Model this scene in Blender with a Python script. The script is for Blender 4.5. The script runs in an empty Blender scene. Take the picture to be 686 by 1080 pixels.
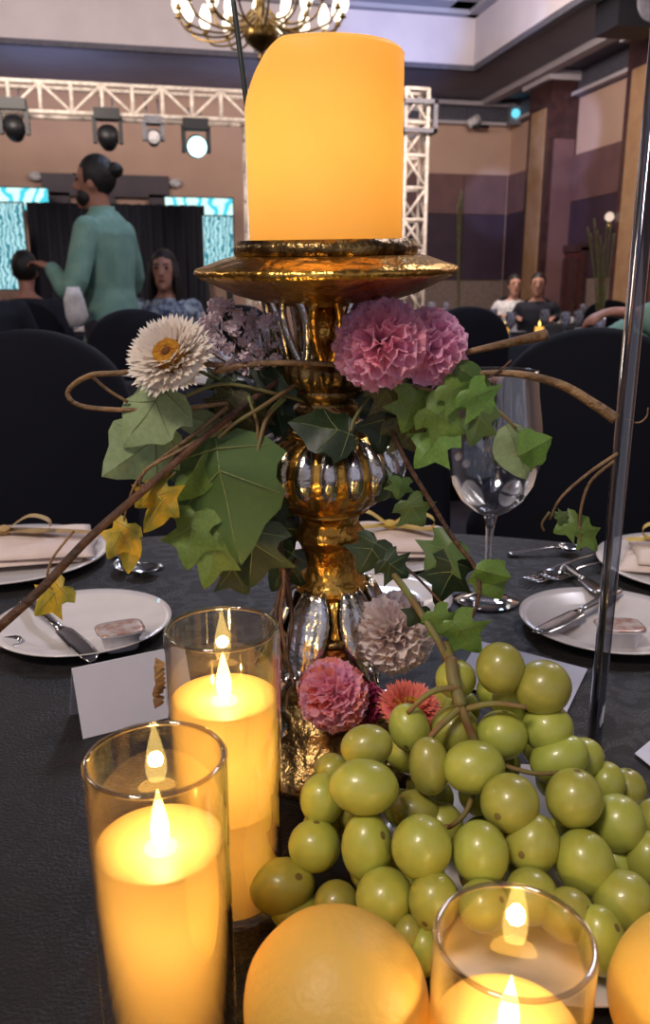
import bpy, math, random
from mathutils import Vector, Matrix, Euler
R = math.radians
C = bpy.context.scene.collection
random.seed(7)
rnd = random.uniform

# ------------------------------------------------------------------ camera, exposure, lights
FPX, PITCH, YAW, ZC = 875.0, R(15), R(12.5), 1.08
TZ = 0.75                                   # table top height
cd = bpy.data.cameras.new('camera'); cam = bpy.data.objects.new('camera', cd); C.objects.link(cam)
cd.sensor_fit = 'VERTICAL'; cd.sensor_height = 36; cd.lens = FPX / 1080 * 36
cam.location = (0, 0, ZC); cam.rotation_euler = (R(90) - PITCH, 0, -YAW)
cd.clip_start = .01; cd.clip_end = 60
cd.dof.use_dof = True; cd.dof.focus_distance = .55; cd.dof.aperture_fstop = 14
sc = bpy.context.scene; sc.camera = cam
vs = sc.view_settings
vs.view_transform = 'Standard'; vs.look = 'None'; vs.gamma = 1; vs.exposure = 0
sc.cycles.max_bounces = 10; sc.cycles.transparent_max_bounces = 24
sc.cycles.transmission_bounces = 8; sc.cycles.glossy_bounces = 4; sc.cycles.diffuse_bounces = 3
sc.cycles.caustics_reflective = False; sc.cycles.caustics_refractive = False
w = bpy.data.worlds.new('world'); sc.world = w; w.use_nodes = True
w.node_tree.nodes['Background'].inputs[0].default_value = (.50, .47, .56, 1)
w.node_tree.nodes['Background'].inputs[1].default_value = .75

RV = Vector((math.cos(YAW), -math.sin(YAW), 0)); FV = Vector((math.sin(YAW), math.cos(YAW), 0)); UV = Vector((0, 0, 1))
CB = (FV * -math.cos(PITCH) + UV * math.sin(PITCH)).normalized()      # toward the camera
CU = (FV * math.sin(PITCH) + UV * math.cos(PITCH)).normalized()
def L(r, f, z=0.0): return RV * r + FV * f + UV * z
def ray(px, py):
    u = (px - 343) / FPX; v = (py - 540) / FPX
    return RV * u + FV * (math.cos(PITCH) - v * math.sin(PITCH)) - UV * (math.sin(PITCH) + v * math.cos(PITCH))
CP = Vector((0, 0, ZC))
def P(px, py, d):
    r = ray(px, py); return CP + r * (d / r.dot(FV))
def onZ(px, py, z):
    r = ray(px, py); return CP + r * ((z - ZC) / r.z)
def onY(px, py, y):
    r = ray(px, py); return CP + r * (y / r.y)
def onX(px, py, x):
    r = ray(px, py); return CP + r * (x / r.x)

def light(name, kind, loc, energy, color, size=.1, target=None, **kw):
    d = bpy.data.lights.new(name, kind); o = bpy.data.objects.new(name, d); C.objects.link(o)
    o.location = loc; d.energy = energy; d.color = color
    if kind == 'AREA': d.shape = 'DISK'; d.size = size
    elif kind in ('POINT', 'SPOT'): d.shadow_soft_size = size
    if target is not None: o.rotation_euler = (Vector(target) - Vector(loc)).to_track_quat('-Z', 'Y').to_euler()
    for k, v in kw.items(): setattr(d, k, v)
    return o
# soft fills added under the ceiling for table and far walls, one blue
light('hall_fill', 'AREA', (-1.5, -1.0, 3.9), 90, (1, .88, .78), .9, (0, 1.0, .75))
light('hall_fill_side', 'AREA', (2.6, 2.6, 4.0), 40, (.95, .9, 1), .8, (.4, .9, .75))
light('hall_fill_mid', 'AREA', (-1.6, 7.6, 4.1), 215, (1, .86, .74), 1.2, (-1, 13, 2.2))
light('hall_fill_far', 'AREA', (3.5, 8.4, 4.1), 170, (1, .85, .76), 1.2, (4.4, 13, 1.5))
light('blue_fill', 'AREA', (1.2, 5.0, 3.9), 50, (.62, .72, 1), .8, (.3, 1.1, .75))
# added warm point fills outside the frame, to lift the dark ceiling
for p_, e_ in (((-4.6, 9.5, 3.3), 70), ((-3.5, 3.0, 3.4), 70), ((5.6, 5.0, 3.4), 70)):
    light('chandelier_and_fill_light', 'POINT', p_, e_, (1, .88, .78), .45)

# ------------------------------------------------------------------ materials
def s2l(c): return tuple(((x / 255) / 12.92 if x / 255 <= .04045 else ((x / 255 + .055) / 1.055) ** 2.4) for x in c) + (1,)
def mat(name, col, rough=.6, metal=0, col2=None, nscale=20, bump=0, bscale=60, emit=None, es=0, spec=.5, vary=0, sss=0, coat=0, trans=0, detail=4, sheen=0):
    m = bpy.data.materials.new(name); m.use_nodes = True; nt = m.node_tree; b = nt.nodes['Principled BSDF']
    b.inputs['Roughness'].default_value = rough; b.inputs['Metallic'].default_value = metal
    b.inputs['Specular IOR Level'].default_value = spec
    b.inputs['Coat Weight'].default_value = coat
    b.inputs['Sheen Weight'].default_value = sheen
    tc = nt.nodes.new('ShaderNodeTexCoord')
    n = nt.nodes.new('ShaderNodeTexNoise'); n.inputs['Scale'].default_value = nscale; n.inputs['Detail'].default_value = detail
    nt.links.new(tc.outputs['Object'], n.inputs['Vector'])
    mix = nt.nodes.new('ShaderNodeMix'); mix.data_type = 'RGBA'
    c2 = col2 or tuple(min(255, int(x * .86)) for x in col)
    mix.inputs[6].default_value = s2l(col); mix.inputs[7].default_value = s2l(c2)
    rmp = nt.nodes.new('ShaderNodeMapRange'); rmp.inputs[1].default_value = .38; rmp.inputs[2].default_value = .62
    nt.links.new(n.outputs[0], rmp.inputs[0]); nt.links.new(rmp.outputs[0], mix.inputs[0])
    out = mix.outputs[2]
    if vary:
        oi = nt.nodes.new('ShaderNodeObjectInfo'); hs = nt.nodes.new('ShaderNodeHueSaturation')
        mr = nt.nodes.new('ShaderNodeMapRange'); mr.inputs[3].default_value = .5 - vary * .25; mr.inputs[4].default_value = .5 + vary * .25
        mv = nt.nodes.new('ShaderNodeMapRange'); mv.inputs[3].default_value = 1 - vary * 2.2; mv.inputs[4].default_value = 1 + vary * 2.2
        nt.links.new(oi.outputs['Random'], mr.inputs[0]); nt.links.new(oi.outputs['Random'], mv.inputs[0])
        nt.links.new(mr.outputs[0], hs.inputs['Hue']); nt.links.new(mv.outputs[0], hs.inputs['Value']); nt.links.new(out, hs.inputs['Color'])
        out = hs.outputs[0]
    nt.links.new(out, b.inputs['Base Color'])
    if sss:
        b.inputs['Subsurface Weight'].default_value = sss; b.inputs['Subsurface Radius'].default_value = (.01, .008, .003)
    if bump:
        n2 = nt.nodes.new('ShaderNodeTexNoise'); n2.inputs['Scale'].default_value = bscale; n2.inputs['Detail'].default_value = 3
        nt.links.new(tc.outputs['Object'], n2.inputs['Vector'])
        bp = nt.nodes.new('ShaderNodeBump'); bp.inputs['Strength'].default_value = bump; bp.inputs['Distance'].default_value = .01
        nt.links.new(n2.outputs[0], bp.inputs['Height']); nt.links.new(bp.outputs[0], b.inputs['Normal'])
    if emit:
        b.inputs['Emission Color'].default_value = s2l(emit); b.inputs['Emission Strength'].default_value = es
    if trans:                                   # thin translucent petals, leaves, wax shells
        tr = nt.nodes.new('ShaderNodeBsdfTranslucent'); ms = nt.nodes.new('ShaderNodeMixShader'); ms.inputs[0].default_value = trans
        nt.links.new(out, tr.inputs['Color']); nt.links.new(b.outputs[0], ms.inputs[1]); nt.links.new(tr.outputs[0], ms.inputs[2])
        nt.links.new(ms.outputs[0], nt.nodes['Material Output'].inputs['Surface'])
    return m
def glassmat(name, tint=(1, 1, 1), refl=1.0, rough=.02):
    """thin walled clear glass: see-through, reflecting by fresnel"""
    m = bpy.data.materials.new(name); m.use_nodes = True; nt = m.node_tree; nt.nodes.remove(nt.nodes['Principled BSDF'])
    t = nt.nodes.new('ShaderNodeBsdfTransparent'); t.inputs[0].default_value = tint + (1,)
    g = nt.nodes.new('ShaderNodeBsdfGlossy'); g.inputs['Roughness'].default_value = rough; g.inputs[0].default_value = (1, 1, 1, 1)
    lw0 = nt.nodes.new('ShaderNodeLayerWeight'); lw0.inputs[0].default_value = .5
    pw = nt.nodes.new('ShaderNodeMath'); pw.operation = 'POWER'; pw.inputs[1].default_value = 3.2; nt.links.new(lw0.outputs['Facing'], pw.inputs[0])
    lw = nt.nodes.new('ShaderNodeMath'); lw.operation = 'ADD'; lw.inputs[1].default_value = .045; nt.links.new(pw.outputs[0], lw.inputs[0])
    mu = nt.nodes.new('ShaderNodeMath'); mu.operation = 'MULTIPLY'; mu.inputs[1].default_value = refl; mu.use_clamp = True
    ms = nt.nodes.new('ShaderNodeMixShader'); nt.links.new(lw.outputs[0], mu.inputs[0]); nt.links.new(mu.outputs[0], ms.inputs[0])
    nt.links.new(t.outputs[0], ms.inputs[1]); nt.links.new(g.outputs[0], ms.inputs[2])
    nt.links.new(ms.outputs[0], nt.nodes['Material Output'].inputs['Surface'])
    return m
def emis(name, col, s):
    m = bpy.data.materials.new(name); m.use_nodes = True; nt = m.node_tree; nt.nodes.remove(nt.nodes['Principled BSDF'])
    e = nt.nodes.new('ShaderNodeEmission'); e.inputs[0].default_value = s2l(col); e.inputs[1].default_value = s
    nt.links.new(e.outputs[0], nt.nodes['Material Output'].inputs['Surface']); return m
def flamemat(name, col, s):
    m = emis(name, col, s); nt = m.node_tree; e = nt.nodes['Emission']; t = nt.nodes.new('ShaderNodeBsdfTransparent'); a = nt.nodes.new('ShaderNodeAddShader')
    nt.links.new(e.outputs[0], a.inputs[0]); nt.links.new(t.outputs[0], a.inputs[1]); nt.links.new(a.outputs[0], nt.nodes['Material Output'].inputs['Surface']); return m
def screenmat(name, ca, cb, scale, s):
    m = bpy.data.materials.new(name); m.use_nodes = True; nt = m.node_tree; nt.nodes.remove(nt.nodes['Principled BSDF'])
    tc = nt.nodes.new('ShaderNodeTexCoord'); wv = nt.nodes.new('ShaderNodeTexWave'); wv.inputs['Scale'].default_value = scale
    wv.inputs['Distortion'].default_value = 9; wv.inputs['Detail'].default_value = 2; wv.inputs['Detail Scale'].default_value = 1.6
    nt.links.new(tc.outputs['Object'], wv.inputs['Vector'])
    rp = nt.nodes.new('ShaderNodeValToRGB'); rp.color_ramp.elements[0].color = s2l(ca); rp.color_ramp.elements[1].color = s2l(cb)
    rp.color_ramp.elements[0].position = .1; rp.color_ramp.elements[1].position = .45
    nt.links.new(wv.outputs[0], rp.inputs[0])
    e = nt.nodes.new('ShaderNodeEmission'); e.inputs[1].default_value = s; nt.links.new(rp.outputs[0], e.inputs[0])
    nt.links.new(e.outputs[0], nt.nodes['Material Output'].inputs['Surface']); return m

def clothmat():
    m = mat('black_damask', (27, 22, 20), .66, col2=(21, 17, 16), spec=.32, nscale=45, bump=.25, bscale=400, sheen=.06)
    nt = m.node_tree; b = nt.nodes['Principled BSDF']; tc = nt.nodes['Texture Coordinate']
    n = nt.nodes.new('ShaderNodeTexNoise'); n.inputs['Scale'].default_value = 28; n.inputs['Detail'].default_value = 1
    n.inputs['Distortion'].default_value = 2.5
    nt.links.new(tc.outputs['Object'], n.inputs['Vector'])
    r = nt.nodes.new('ShaderNodeMapRange'); r.inputs[1].default_value = .46; r.inputs[2].default_value = .54
    r.inputs[3].default_value = .46; r.inputs[4].default_value = .62
    nt.links.new(n.outputs[0], r.inputs[0]); nt.links.new(r.outputs[0], b.inputs['Roughness']); return m
M = {}
M['cloth'] = clothmat()
M['gold'] = mat('antique_gold', (226, 178, 88), .28, 1, (176, 130, 58), 30, .35, 90)
M['silver'] = mat('antique_silver', (226, 228, 238), .24, 1, (160, 146, 120), 40, .3, 70)
M['darkgold'] = mat('tarnished_gold', (158, 130, 82), .32, 1, (92, 72, 46), 45, .4, 90)
M['wax'] = mat('glowing_wax', (255, 222, 142), .4, trans=.62, nscale=8, col2=(255, 218, 136), spec=.4)
M['pillarwax'] = mat('amber_wax', (255, 214, 128), .42, trans=.62, nscale=14, col2=(252, 208, 122), spec=.4)
M['flame'] = flamemat('flame', (255, 206, 110), 2)
M['flamecore'] = flamemat('flame_core', (255, 214, 120), 3)
M['glass'] = glassmat('candle_glass', (.96, .95, .92), 1.25)
M['wine'] = glassmat('wine_glass', (.92, .94, .97), 2.4)
M['rim'] = mat('glass_rim', (150, 120, 80), .12, 0, coat=1, spec=1)
M['rimclear'] = glassmat('rim_clear', (.75, .7, .6), 3.0, .08)
M['stemglass'] = glassmat('thick_glass', (.72, .75, .78), 3.2, .05)
M['acrylic'] = glassmat('clear_acrylic', (.55, .56, .62), 3.0, .08)
M['china'] = mat('white_china', (222, 214, 212), .18, coat=.5, col2=(216, 208, 206))
M['rimblue'] = mat('china_foot', (150, 152, 190), .3)
M['steel'] = mat('cutlery_steel', (200, 196, 192), .18, 1)
M['card'] = mat('white_card', (205, 205, 220), .7, col2=(200, 200, 216))
M['napkin'] = mat('cream_napkin', (226, 208, 196), .85, bump=.2, bscale=80, col2=(214, 192, 184))
M['ribbon'] = mat('tan_ribbon', (186, 156, 104), .7, col2=(160, 128, 84))
M['ribbony'] = mat('yellow_ribbon', (206, 176, 84), .7, col2=(180, 146, 66))
M['tub'] = mat('clear_tub', (226, 224, 230), .25, coat=.6)
M['foil'] = mat('butter_lid', (170, 128, 112), .3, .3, col2=(205, 190, 186), nscale=120)
M['grape'] = mat('green_grape', (164, 166, 74), .36, col2=(158, 156, 64), nscale=1.2, sss=.35, vary=.07, coat=.3, bump=.05, bscale=200)
M['grapescar'] = mat('grape_scar', (118, 100, 46), .8)
M['grapestem'] = mat('grape_stem', (116, 112, 56), .7, col2=(120, 80, 50), nscale=60)
M['orange'] = mat('yellow_orange_peel', (226, 180, 84), .5, col2=(222, 174, 78), bump=.1, bscale=300, sss=.2, nscale=14)
M['sage'] = mat('sage_leaf', (148, 162, 116), .5, trans=.25, col2=(136, 152, 104), nscale=14, vary=.04)
M['leaf'] = mat('ivy_leaf', (84, 106, 54), .45, trans=.22, col2=(80, 104, 52), nscale=16, vary=.07)
M['leafb'] = mat('fresh_ivy_leaf', (112, 142, 62), .45, trans=.28, col2=(100, 130, 54), nscale=16, vary=.06)
M['leafd'] = mat('dark_ivy_leaf', (42, 60, 34), .45, trans=.15, col2=(35, 52, 30), nscale=14, vary=.05)
M['leafo'] = mat('olive_leaf', (92, 88, 44), .5, trans=.2, col2=(70, 66, 34), nscale=14, vary=.05)
M['leafy'] = mat('yellow_ivy_leaf', (222, 176, 46), .5, trans=.3, col2=(138, 138, 48), nscale=2.2)
M['vein'] = mat('leaf_vein', (120, 132, 78), .6)
M['twig'] = mat('brown_twig', (96, 62, 40), .7, col2=(58, 38, 28), nscale=50, bump=.5, bscale=150)
M['twiglight'] = mat('tan_twig', (150, 118, 82), .7, col2=(104, 78, 52), nscale=50, bump=.5, bscale=150)
M['vine'] = mat('green_stem', (104, 112, 58), .6, col2=(110, 84, 52), nscale=40)
M['darkstem'] = mat('dark_green_wire', (38, 48, 44), .5)
M['pink'] = mat('pink_petal', (255, 206, 220), .65, trans=.5, col2=(255, 184, 208), nscale=30, vary=.03)
M['lilac'] = mat('lilac_petal', (252, 206, 228), .65, trans=.5, col2=(246, 188, 220), nscale=30, vary=.03)
M['candlelit'] = mat('candlelit_petal', (252, 178, 150), .65, trans=.4, col2=(222, 120, 130), nscale=60, vary=.03)  # orange glow of the nearby candle put into the petal colour
M['magenta'] = mat('magenta_petal', (186, 64, 108), .65, trans=.3, col2=(160, 46, 92), nscale=60, vary=.03)
M['whitepetal'] = mat('white_petal', (250, 240, 236), .65, trans=.35, col2=(228, 206, 204), nscale=60)
M['bract'] = mat('cream_bract', (252, 247, 238), .55, trans=.3, col2=(238, 220, 204), nscale=60)
M['bractpink'] = mat('pink_bract', (226, 104, 116), .55, trans=.3, col2=(232, 150, 110), nscale=60)
M['yolk'] = mat('yellow_disc', (206, 144, 22), .8, col2=(170, 104, 14), nscale=300, bump=.8, bscale=500)
M['brownc'] = mat('brown_centre', (110, 60, 16), .9)
M['statice'] = mat('lilac_statice', (240, 226, 230), .6, trans=.4, col2=(206, 180, 196), nscale=120, vary=.06)
M['calyx'] = mat('calyx', (110, 128, 70), .6)
# room
M['peach'] = mat('peach_plaster', (196, 162, 144), .8, col2=(190, 156, 140), nscale=2)
M['ceil'] = mat('grey_ceiling', (150, 148, 160), .85, col2=(142, 140, 152), nscale=1.5)
M['cream'] = mat('cream_plaster', (190, 181, 188), .8, col2=(183, 174, 182), nscale=2)
M['brownp'] = mat('mauve_brown_panel', (116, 84, 84), .5, col2=(106, 76, 78), nscale=3)
M['darkp'] = mat('dark_plum_panel', (62, 44, 60), .5, col2=(54, 38, 54), nscale=3)
M['soffit'] = mat('dark_grey_soffit', (86, 84, 98), .8)
M['tanp'] = mat('tan_lower_panel', (132, 112, 106), .7)
M['wood'] = mat('dark_wood', (70, 42, 40), .35, col2=(52, 30, 32), nscale=8, coat=.3)
M['goldstrip'] = mat('tan_wood_strip', (164, 130, 98), .5, col2=(152, 116, 84), nscale=6)
M['carpet'] = mat('carpet', (52, 40, 44), .95, col2=(36, 30, 40), nscale=4)
M['truss'] = mat('truss_metal', (236, 222, 210), .5, .0)
M['black'] = mat('black_housing', (22, 22, 28), .5)
M['grey'] = mat('grey_housing', (120, 118, 128), .5)
M['drape'] = mat('black_drape', (20, 20, 34), .9)
M['chair'] = mat('navy_chair_cover', (11, 12, 26), .85, col2=(9, 10, 21), nscale=9, spec=.25)
M['brass'] = mat('chandelier_brass', (140, 112, 66), .3, 1)
M['lamp'] = emis('lamp_glow', (255, 238, 214), 3.2)
M['cyan'] = screenmat('cyan_screen', (70, 205, 225), (215, 255, 250), 1.4, 1.25)
M['pattern'] = screenmat('patterned_screen', (40, 130, 150), (190, 240, 246), 5.5, .95)
M['skin'] = mat('skin', (178, 124, 104), .55, sss=.1)
M['skinp'] = mat('pale_skin', (196, 142, 122), .55)
M['hair'] = mat('black_hair', (26, 20, 22), .55, bump=.5, bscale=60)
M['teal'] = mat('teal_jacket', (122, 160, 148), .75, col2=(108, 148, 138), nscale=14, bump=.3, bscale=9)
M['trouser'] = mat('grey_trousers', (72, 66, 82), .8)
M['darkcloth'] = mat('dark_clothes', (26, 28, 44), .85)
M['palecloth'] = mat('pale_top', (176, 190, 206), .8, col2=(70, 80, 110), nscale=30)
M['pinkcloth'] = mat('mauve_shawl', (130, 92, 112), .8)
M['whitecloth'] = mat('white_cloth', (216, 212, 216), .8)
M['spotlens'] = emis('spot_lens', (170, 240, 255), 5)
M['doorred'] = mat('dark_red_door', (84, 36, 36), .4)
M['eye'] = mat('eye_dark', (16, 12, 12), .3)
M['lip'] = mat('lip', (140, 72, 70), .5)

# ------------------------------------------------------------------ mesh helpers
class MB:
    def __init__(s): s.v = []; s.f = []
    def add(s, vs_, fs_):
        o = len(s.v); s.v += [tuple(x) for x in vs_]; s.f += [tuple(i + o for i in f) for f in fs_]; return s
    def build(s, name, m, parent=None, smooth=True):
        me = bpy.data.meshes.new(name); me.from_pydata(s.v, [], s.f); me.materials.append(m)
        if smooth: me.polygons.foreach_set('use_smooth', [True] * len(me.polygons))
        o = bpy.data.objects.new(name, me); C.objects.link(o)
        if parent is not None: o.parent = parent
        return o
def box(c, s, rot=None):
    """box vertices/faces centred at c with full sizes s"""
    v = [Vector((x * s[0] / 2, y * s[1] / 2, z * s[2] / 2)) for z in (-1, 1) for y in (-1, 1) for x in (-1, 1)]
    if rot is not None: v = [rot @ p for p in v]
    c = Vector(c)
    return [p + c for p in v], [(0, 2, 3, 1), (4, 5, 7, 6), (0, 1, 5, 4), (2, 6, 7, 3), (0, 4, 6, 2), (1, 3, 7, 5)]
def bar(a, b, w1, d1=None):
    a = Vector(a); b = Vector(b); d = b - a; q = d.to_track_quat('Z', 'Y').to_matrix()
    return box((a + b) / 2, (w1, d1 or w1, d.length), q)
def tube(pts, rad, seg=8, cap=True):
    pts = [Vector(p) for p in pts]; n = len(pts)
    if not hasattr(rad, '__len__'): rad = [rad] * n
    v = []; f = []; up = None
    for i, p in enumerate(pts):
        t = (pts[min(i + 1, n - 1)] - pts[max(i - 1, 0)]).normalized()
        if up is None:
            up = t.orthogonal().normalized()
        up = (up - t * up.dot(t)).normalized(); sd = t.cross(up)
        for k in range(seg):
            a = 2 * math.pi * k / seg; v.append(p + (up * math.cos(a) + sd * math.sin(a)) * rad[i])
    for i in range(n - 1):
        for k in range(seg):
            k2 = (k + 1) % seg; f.append((i * seg + k, i * seg + k2, (i + 1) * seg + k2, (i + 1) * seg + k))
    if cap:
        f.append(tuple(range(seg - 1, -1, -1))); f.append(tuple((n - 1) * seg + k for k in range(seg)))
    return v, f
def spline(ctrl, n=8):
    """Catmull-Rom through control points"""
    c = [Vector(p) for p in ctrl]; c = [c[0] * 2 - c[1]] + c + [c[-1] * 2 - c[-2]]; out = []
    for i in range(1, len(c) - 2):
        for k in range(n):
            t = k / n; a, b, d, e = c[i - 1], c[i], c[i + 1], c[i + 2]
            out.append(.5 * ((2 * b) + (d - a) * t + (2 * a - 5 * b + 4 * d - e) * t * t + (3 * b - a - 3 * d + e) * t ** 3))
    out.append(c[-2]); return out
def lathe(prof, seg=48, mod=None, closed=False):
    """prof = [(r, z)]; mod(i, angle) -> radius factor; r == 0 ends become poles"""
    v = []; f = []; rings = []
    for i, (r, z) in enumerate(prof):
        if r < 1e-7: rings.append((len(v), 1)); v.append((0, 0, z)); continue
        rings.append((len(v), seg))
        for k in range(seg):
            a = 2 * math.pi * k / seg; q = r * (mod(i, a) if mod else 1); v.append((q * math.cos(a), q * math.sin(a), z))
    pairs = list(zip(rings[:-1], rings[1:])) + ([(rings[-1], rings[0])] if closed else [])
    for (a, na), (b, nb) in pairs:
        for k in range(seg):
            k2 = (k + 1) % seg
            if na == 1: f.append((a, b + k2, b + k))
            elif nb == 1: f.append((a + k, a + k2, b))
            else: f.append((a + k, a + k2, b + k2, b + k))
    return v, f
def loft(rings, seg=16, e=2.0):
    """rings = [(centre, rx, ry, (xdir, ydir))] closed ends"""
    v = []; f = []; n = len(rings)
    for c, rx, ry, *ax in rings:
        c = Vector(c); X, Y = (Vector(ax[0][0]), Vector(ax[0][1])) if ax else (Vector((1, 0, 0)), Vector((0, 1, 0)))
        for k in range(seg):
            a = 2 * math.pi * k / seg; ca, sa = math.cos(a), math.sin(a)
            ca = math.copysign(abs(ca) ** (2 / e), ca); sa = math.copysign(abs(sa) ** (2 / e), sa)
            v.append(c + X * ca * rx + Y * sa * ry)
    for i in range(n - 1):
        for k in range(seg):
            k2 = (k + 1) % seg; f.append((i * seg + k, i * seg + k2, (i + 1) * seg + k2, (i + 1) * seg + k))
    f.append(tuple(range(seg - 1, -1, -1))); f.append(tuple((n - 1) * seg + k for k in range(seg)))
    return v, f
def ball(c, r, seg=16, rings=10, sc_=(1, 1, 1), rot=None):
    prof = [(math.sin(math.pi * i / rings) * r, -math.cos(math.pi * i / rings) * r) for i in range(rings + 1)]
    prof[0] = (0, -r); prof[-1] = (0, r)
    v, f = lathe(prof, seg); c = Vector(c)
    v = [Vector((p[0] * sc_[0], p[1] * sc_[1], p[2] * sc_[2])) for p in v]
    if rot is not None: v = [rot @ p for p in v]
    return [p + c for p in v], f
def shift(vf, c, rot=None):
    c = Vector(c); return [((rot @ Vector(p)) if rot is not None else Vector(p)) + c for p in vf[0]], vf[1]
def thing(name, label, cat, loc=(0, 0, 0), rz=0, group=None):
    o = bpy.data.objects.new(name, None); C.objects.link(o); o.empty_display_size = .05
    o.location = loc; o.rotation_euler = (0, 0, rz); return tag(o, label, cat, group)
def tag(o, label, cat, group=None):
    o['label'] = label; o['category'] = cat
    if group: o['group'] = group
    return o
def struct(o): o['kind'] = 'structure'; return o
def copy_tree(o, parent=None):
    c = o.copy(); C.objects.link(c); c.parent = parent
    for ch in KIDS.get(o.name, None) or [x for x in bpy.data.objects if x.parent == o]: copy_tree(ch, c)
    return c
KIDS = {}
def modify(o, voxel, smooth=4):
    m = o.modifiers.new('remesh', 'REMESH'); m.mode = 'VOXEL'; m.voxel_size = voxel; m.use_smooth_shade = True
    s = o.modifiers.new('smooth', 'SMOOTH'); s.iterations = smooth; s.factor = .5
def facing(roll=0, tx=0, ty=0):
    """rotation matrix: local Y up in the picture, Z toward the viewer, then rolled and tilted"""
    B = Matrix((RV, CU, CB)).transposed()
    return B @ Matrix.Rotation(R(roll), 3, 'Z') @ Matrix.Rotation(R(tx), 3, 'X') @ Matrix.Rotation(R(ty), 3, 'Y')
def place(o, loc, rot3): o.matrix_world = Matrix.Translation(loc) @ rot3.to_4x4(); return o
def pxm(px, py, d):  # pixels per metre at a point
    return FPX / (P(px, py, d) - CP).dot(-CB)

# ------------------------------------------------------------------ ROOM
X0, X1, Y0, Y1, ZL = -9.0, 6.75, -3.2, 15.0, 4.27
struct(MB().add(*box(((X0 + X1) / 2, (Y0 + Y1) / 2, -.05), (X1 - X0 + .4, Y1 - Y0 + .4, .1))).build('floor', M['carpet'], None, False))
wb = struct(MB().add(*box(((X0 + X1) / 2, Y1 + .1, 2.6), (X1 - X0 + .4, .2, 5.2))).build('wall_back', M['peach'], None, False))
wr = struct(MB().add(*box((X1 + .1, (Y0 + Y1) / 2, 2.6), (.2, Y1 - Y0, 5.2))).build('wall_right', M['peach'], None, False))
struct(MB().add(*box((X0 - .1, (Y0 + Y1) / 2, 2.6), (.2, Y1 - Y0, 5.2))).build('wall_left', M['peach'], None, False))
# lower ceiling with a raised tray
TX, TY = 5.1, 12.75; TX0, TY0 = -4.2, 3.0; ZT = 5.0
cb = MB()
cb.add(*box(((TX + X1) / 2, (Y0 + Y1) / 2, ZL + .05), (X1 - TX, Y1 - Y0, .1)))
cb.add(*box(((X0 + TX0) / 2, (Y0 + Y1) / 2, ZL + .05), (TX0 - X0, Y1 - Y0, .1)))
cb.add(*box(((TX0 + TX) / 2, (TY + Y1) / 2, ZL + .05), (TX - TX0, Y1 - TY, .1)))
cb.add(*box(((TX0 + TX) / 2, (TY0 + Y0) / 2, ZL + .05), (TX - TX0, TY0 - Y0, .1)))
ceil = struct(cb.build('ceiling', M['ceil'], None, False))
tf = MB()
for a, b in (((TX0, TY), (TX, TY)), ((TX, TY0), (TX, TY)), ((TX0, TY0), (TX0, TY)), ((TX0, TY0), (TX, TY0))):
    tf.add(*box(((a[0] + b[0]) / 2, (a[1] + b[1]) / 2, (ZL + ZT) / 2 + .05), (abs(a[0] - b[0]) + .08, abs(a[1] - b[1]) + .08, ZT - ZL + .1)))
tf.build('tray_face', M['cream'], ceil, False)
MB().add(*box(((TX0 + TX) / 2, (TY0 + TY) / 2, ZT + .05), (TX - TX0, TY - TY0, .1))).build('tray_top', M['soffit'], ceil, False)
st = MB()                                      # stepped cornice inside the tray
for k, (o_, z_) in enumerate(((.10, ZT - .06), (.34, ZT - .0))):
    st.add(*box(((TX0 + TX) / 2, TY - o_, z_), (TX - TX0, .12 + o_ * .6, .10)))
    st.add(*box((TX - o_, (TY0 + TY) / 2, z_), (.12 + o_ * .6, TY - TY0, .10)))
st.build('tray_cornice', M['ceil'], ceil, False)
lp = MB(); lp.add(*box(((TX0 + TX) / 2, TY + .03, ZL - .02), (TX - TX0 + .2, .10, .09))); lp.add(*box((TX + .03, (TY0 + TY) / 2, ZL - .02), (.10, TY - TY0 + .1, .09)))
lp.build('tray_lip', M['soffit'], ceil, False)
# beams on the lower ceiling at the right and wall cornices
bm_ = MB(); bm_.add(*box((6.15, (Y0 + Y1) / 2, ZL - .05), (.16, Y1 - Y0, .09))); bm_.build('cornice_beam', M['cream'], ceil, False)
# banded panelling: far wall and right wall, each panel a piece
def panels_y(x0, x1, z0, z1, m, n, name='wall_panel'):
    wdt = (x1 - x0) / n
    for k in range(n):
        MB().add(*box((x0 + wdt * (k + .5), Y1 - .02, (z0 + z1) / 2), (wdt - .012, .05, z1 - z0 - .012))).build(name, m, wb, False)
def panels_x(y0, y1, z0, z1, m, n, name='wall_panel'):
    wdt = (y1 - y0) / n
    for k in range(n):
        MB().add(*box((X1 - .02, y0 + wdt * (k + .5), (z0 + z1) / 2), (.05, wdt - .012, z1 - z0 - .012))).build(name, m, wr, False)
PX0 = 4.2
for z0, z1, m in ((3.88, ZL, M['soffit']), (2.40, 3.08, M['brownp']), (1.25, 2.40, M['darkp']), (.02, 1.25, M['tanp'])):
    panels_y(PX0, X1 - .05, z0, z1, m, 3)
    panels_x(6.0, Y1 - .05, z0, z1, m, 7)
MB().add(*box(((PX0 + X1) / 2, Y1 - .08, 3.9), (X1 - PX0, .16, .05))).build('ledge', M['cream'], wb, False)
MB().add(*box((X1 - .07, 10.5, 3.93), (.14, 9, .05))).build('ledge', M['cream'], wr, False)
MB().add(*box(((PX0 + X1) / 2, Y1 - .12, 4.2), (X1 - PX0, .24, .07))).build('cornice', M['cream'], wb, False)
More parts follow.
